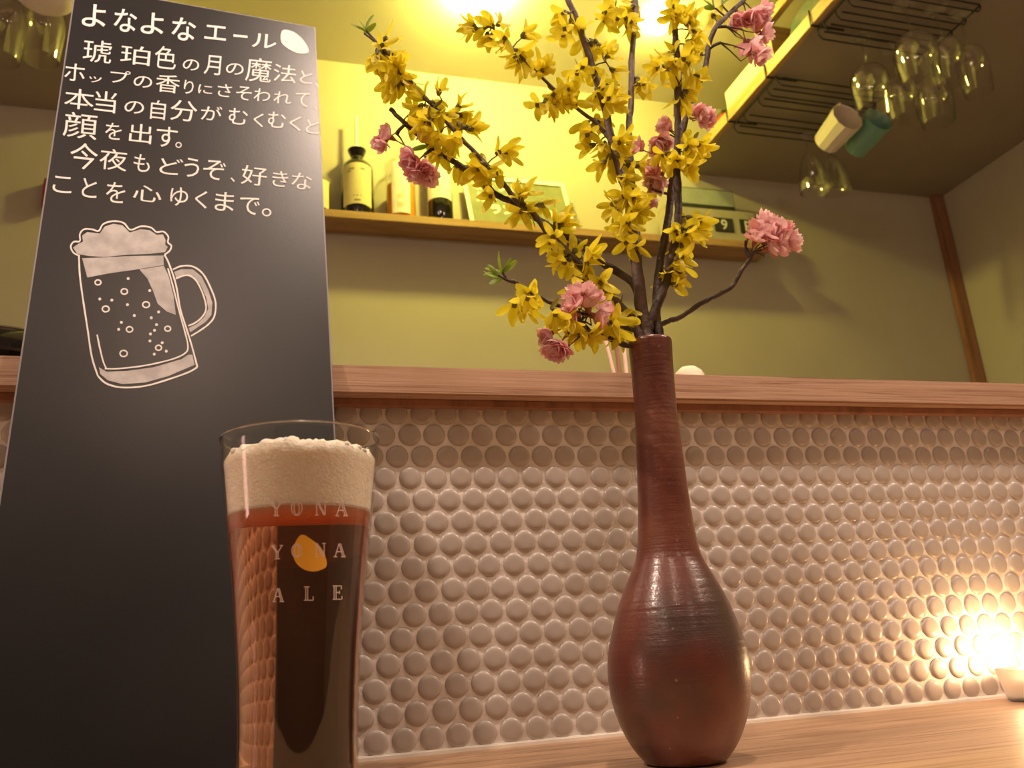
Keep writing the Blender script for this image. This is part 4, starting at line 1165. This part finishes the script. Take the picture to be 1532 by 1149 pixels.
for (fx, fy), yb, wpx, lab in [((1287,57),163,57,'leftmost wine glass hanging from the near rack, with a bright yellow glint'),
        ((1352,5),122,62,'big wine glass hanging upside down in the middle of the near rack'),
        ((1332,72),178,50,'wine glass hanging below and left of the big one, second row'),
        ((1378,72),184,54,'wine glass hanging lowest in the near rack, above open ceiling'),
        ((1398,14),125,50,'wine glass hanging just right of the big one in the near rack'),
        ((1435,22),140,46,'rightmost wine glass hanging from the near rack')]:
    p = at(fx, fy, Z=ZG); zb = z_for(p.x, p.y, yb)
    dep = vd((p.x, p.y, (ZG+zb)/2)); rb = wpx/2*dep/FPX
    wineglass('wine_glass', p.x, p.y, ZG, zb, rb, lab, group='wine glasses hanging in the near rack')
for (fx, fy), yb, wpx, lab in [((1205,206),286,44,'left one of two flute glasses hanging below the white mug'),
        ((1238,212),287,42,'right one of two flute glasses hanging below the white mug')]:
    p = at(fx, fy, Z=ZG); zb = z_for(p.x, p.y, yb)
    dep = vd((p.x, p.y, (ZG+zb)/2)); rb = wpx/2*dep/FPX
    wineglass('flute_glass', p.x, p.y, ZG, zb, rb, lab, group='flute glasses hanging in the far rack', flute=True)
# left side glasses
for (px_, py_), wpx, lab in [((22, -60), 56, 'wine glass hanging upside down at the far left top corner, left of the two'),
                             ((78, -50), 56, 'wine glass hanging upside down left of the board, right of the two')]:
    p = at(px_, py_, Z=ZG); zb = z_for(p.x, p.y, 90)
    dep = vd((p.x, p.y, (ZG+zb)/2))
    wineglass('wine_glass', p.x, p.y, ZG, zb, wpx/2*dep/FPX, lab, group='wine glasses hanging left of the board')
rk = thing('stemware_rack', (-.42, 1.35, ZS), 'wire stemware rack under the left soffit at the top left corner', 'rack')
for y in (1.17, 1.24, 1.31, 1.38):
    mb = MB(); wire(mb, [(-.36, y, ZS-.004), (-.36, y, 1.408), (-.66, y, 1.408), (-.66, y, ZS-.004)]); mb.build('rail_wire', M['black_metal'], rk)

# mugs hanging by their handles
def mug(name, cpx, rimpx, lab, mat, Z, r, H, hook):
    """axis given by base centre and rim centre in the photo"""
    b = at(*cpx, Z=Z)
    kt_ = b.dot(Vector(FWD))-.080
    q = Vector(ray(*rimpx))*kt_
    ax = (q-b).normalized()
    t = thing(name, b, lab, 'mug')
    m3 = ax.to_track_quat('Z', 'Y').to_matrix()
    MB().lathe([(0,0),(r*.78,0),(r*.82,.002),(r*.9,H*.4),(r,H),(r*.985,H+.002),(r*.93,H),(r*.84,H*.4),(r*.74,.006),(0,.006)], 12 if 'faceted' in lab else 36, b, mtx=m3).build('cup', mat, t, angle=25 if 'faceted' in lab else 50)
    up = Vector((0, 0, 1)); side = (up-ax*up.dot(ax)).normalized()
    pts = [b+ax*H*.85+side*r*.92, b+ax*H*.92+side*(r+.012), b+ax*H*.65+side*(r+.017), b+ax*H*.40+side*(r+.010), b+ax*H*.2+side*r*.8]
    MB().tube([Vector(p) for p in catmull(pts, 5)], .0038, 8).build('handle', mat, t, angle=70)
    return t
mug('mug', (1236, 214), (1266, 178), 'white faceted mug hanging tilted from the far wire rack', M['ceramic_white'], 1.300, .046, .100, None)
mug('mug', (1279, 224), (1311, 184), 'teal green mug hanging tilted right behind the white one', M['ceramic_teal'], 1.290, .040, .11, None)

# cream round lamp/pot bottom at top left
c = at(68, -18, Z=1.20)
pt = thing('hanging_bowl', c, 'pale rounded bowl hanging at the top left corner above the glasses', 'bowl')
MB().lathe([(0, -.040), (.03, -.036), (.050, -.020), (.058, .004), (.056, .004), (.048, -.018), (.028, -.033), (0, -.037)], 32, c).build('bowl_body', M['ceramic_white'], pt)
MB().tube([c+Vector((0,.056,0)), c+Vector((0,.03,.05)), Vector((c.x, c.y, ZS))], .0015, 6).build('hanging_cord', M['black_metal'], pt)

# ------------------------------------------------------------------ things on the capping's back edge
lp = at(4, 540, Y=.90); lp.x += .03
kt = thing('black_pot', (lp.x-.03, .90, ZL1), 'black glossy domed pot lid peeking over the oak capping at the far left', 'pot')
zt_ = z_for(lp.x-.03, .90, 499); rp = .085
MB().lathe([(0,ZL1),(rp*.9,ZL1),(rp,ZL1+.006),(rp,zt_-.045),(rp*1.03,zt_-.043),(0,zt_-.043)], 40, (lp.x-.03,.90,0)).build('pot_body', M['black_gloss'], kt)
MB().lathe([(0,zt_-.043),(rp*1.03,zt_-.043),(rp*.98,zt_-.034),(rp*.8,zt_-.018),(rp*.45,zt_-.005),(0,zt_)], 40, (lp.x-.03,.90,0)).build('lid', M['black_gloss'], kt, angle=70)

hx = at(928, 556, Y=.93).x
ch = thing('chopstick_cup', (hx, .93, ZL1), 'small cup of upright chopsticks behind the oak capping, left of the vase neck', 'cup')
MB().lathe([(0,ZL1),(.018,ZL1),(.022,ZL1+.045),(.020,ZL1+.045),(.016,ZL1+.003),(0,ZL1+.003)], 24, (hx,.93,0)).build('cup', M['ceramic_white'], ch)
for (a, b_), nm, mt, rr in ((((918,556),(903,498)),'pale','stick_pink',.0022), (((927,556),(920,498)),'dark','red_wood',.0032), (((937,556),(931,498)),'pink','stick_pink',.0026)):
    p = at(*a, Y=.93); q = at(*b_, Y=.935)
    lo = p+(p-q)*((p.z-(ZL1+.006))/(q.z-p.z))
    lo.x = max(hx-.012, min(hx+.012, lo.x)); lo.z = ZL1+.005
    o = tag(MB().tube([lo, p, q], [rr*.9, rr, rr], 8).build('chopstick', M[mt], origin=lo), {'pale': 'leftmost pale wooden chopstick standing behind the capping, left of the vase', 'dark': 'dark red chopstick standing between the two pale ones', 'pink': 'pale pinkish chopstick standing nearest the vase neck'}[nm], 'chopstick', 'chopsticks standing behind the capping')
cx0 = at(1030, 556, Y=.93).x
jr = thing('cream_jar', (cx0, .93, ZL1), 'round cream lid top showing just over the capping, right of the vase neck', 'jar')
zj = z_for(cx0, .93, 549)
MB().lathe([(0,ZL1),(.017,ZL1),(.019,ZL1+.004),(.019,zj-.012),(.0165,zj-.007),(.010,zj-.0015),(0,zj)], 32, (cx0,.93,0)).build('jar_body', M['cream'], jr, angle=60)

# small dark red box fixed to the back wall, half hidden by the menu board
a = at(61, 308, Y=YB-.03); b = at(80, 266, Y=YB-.03)
tag(MB().box((a.x, YB-.03, a.z), (b.x, YB-.0005, b.z), .003).build('wall_box', M['red_box'], origin=(a.x, YB, a.z)), 'small dark red box on the back wall, half hidden by the black menu board', 'box')
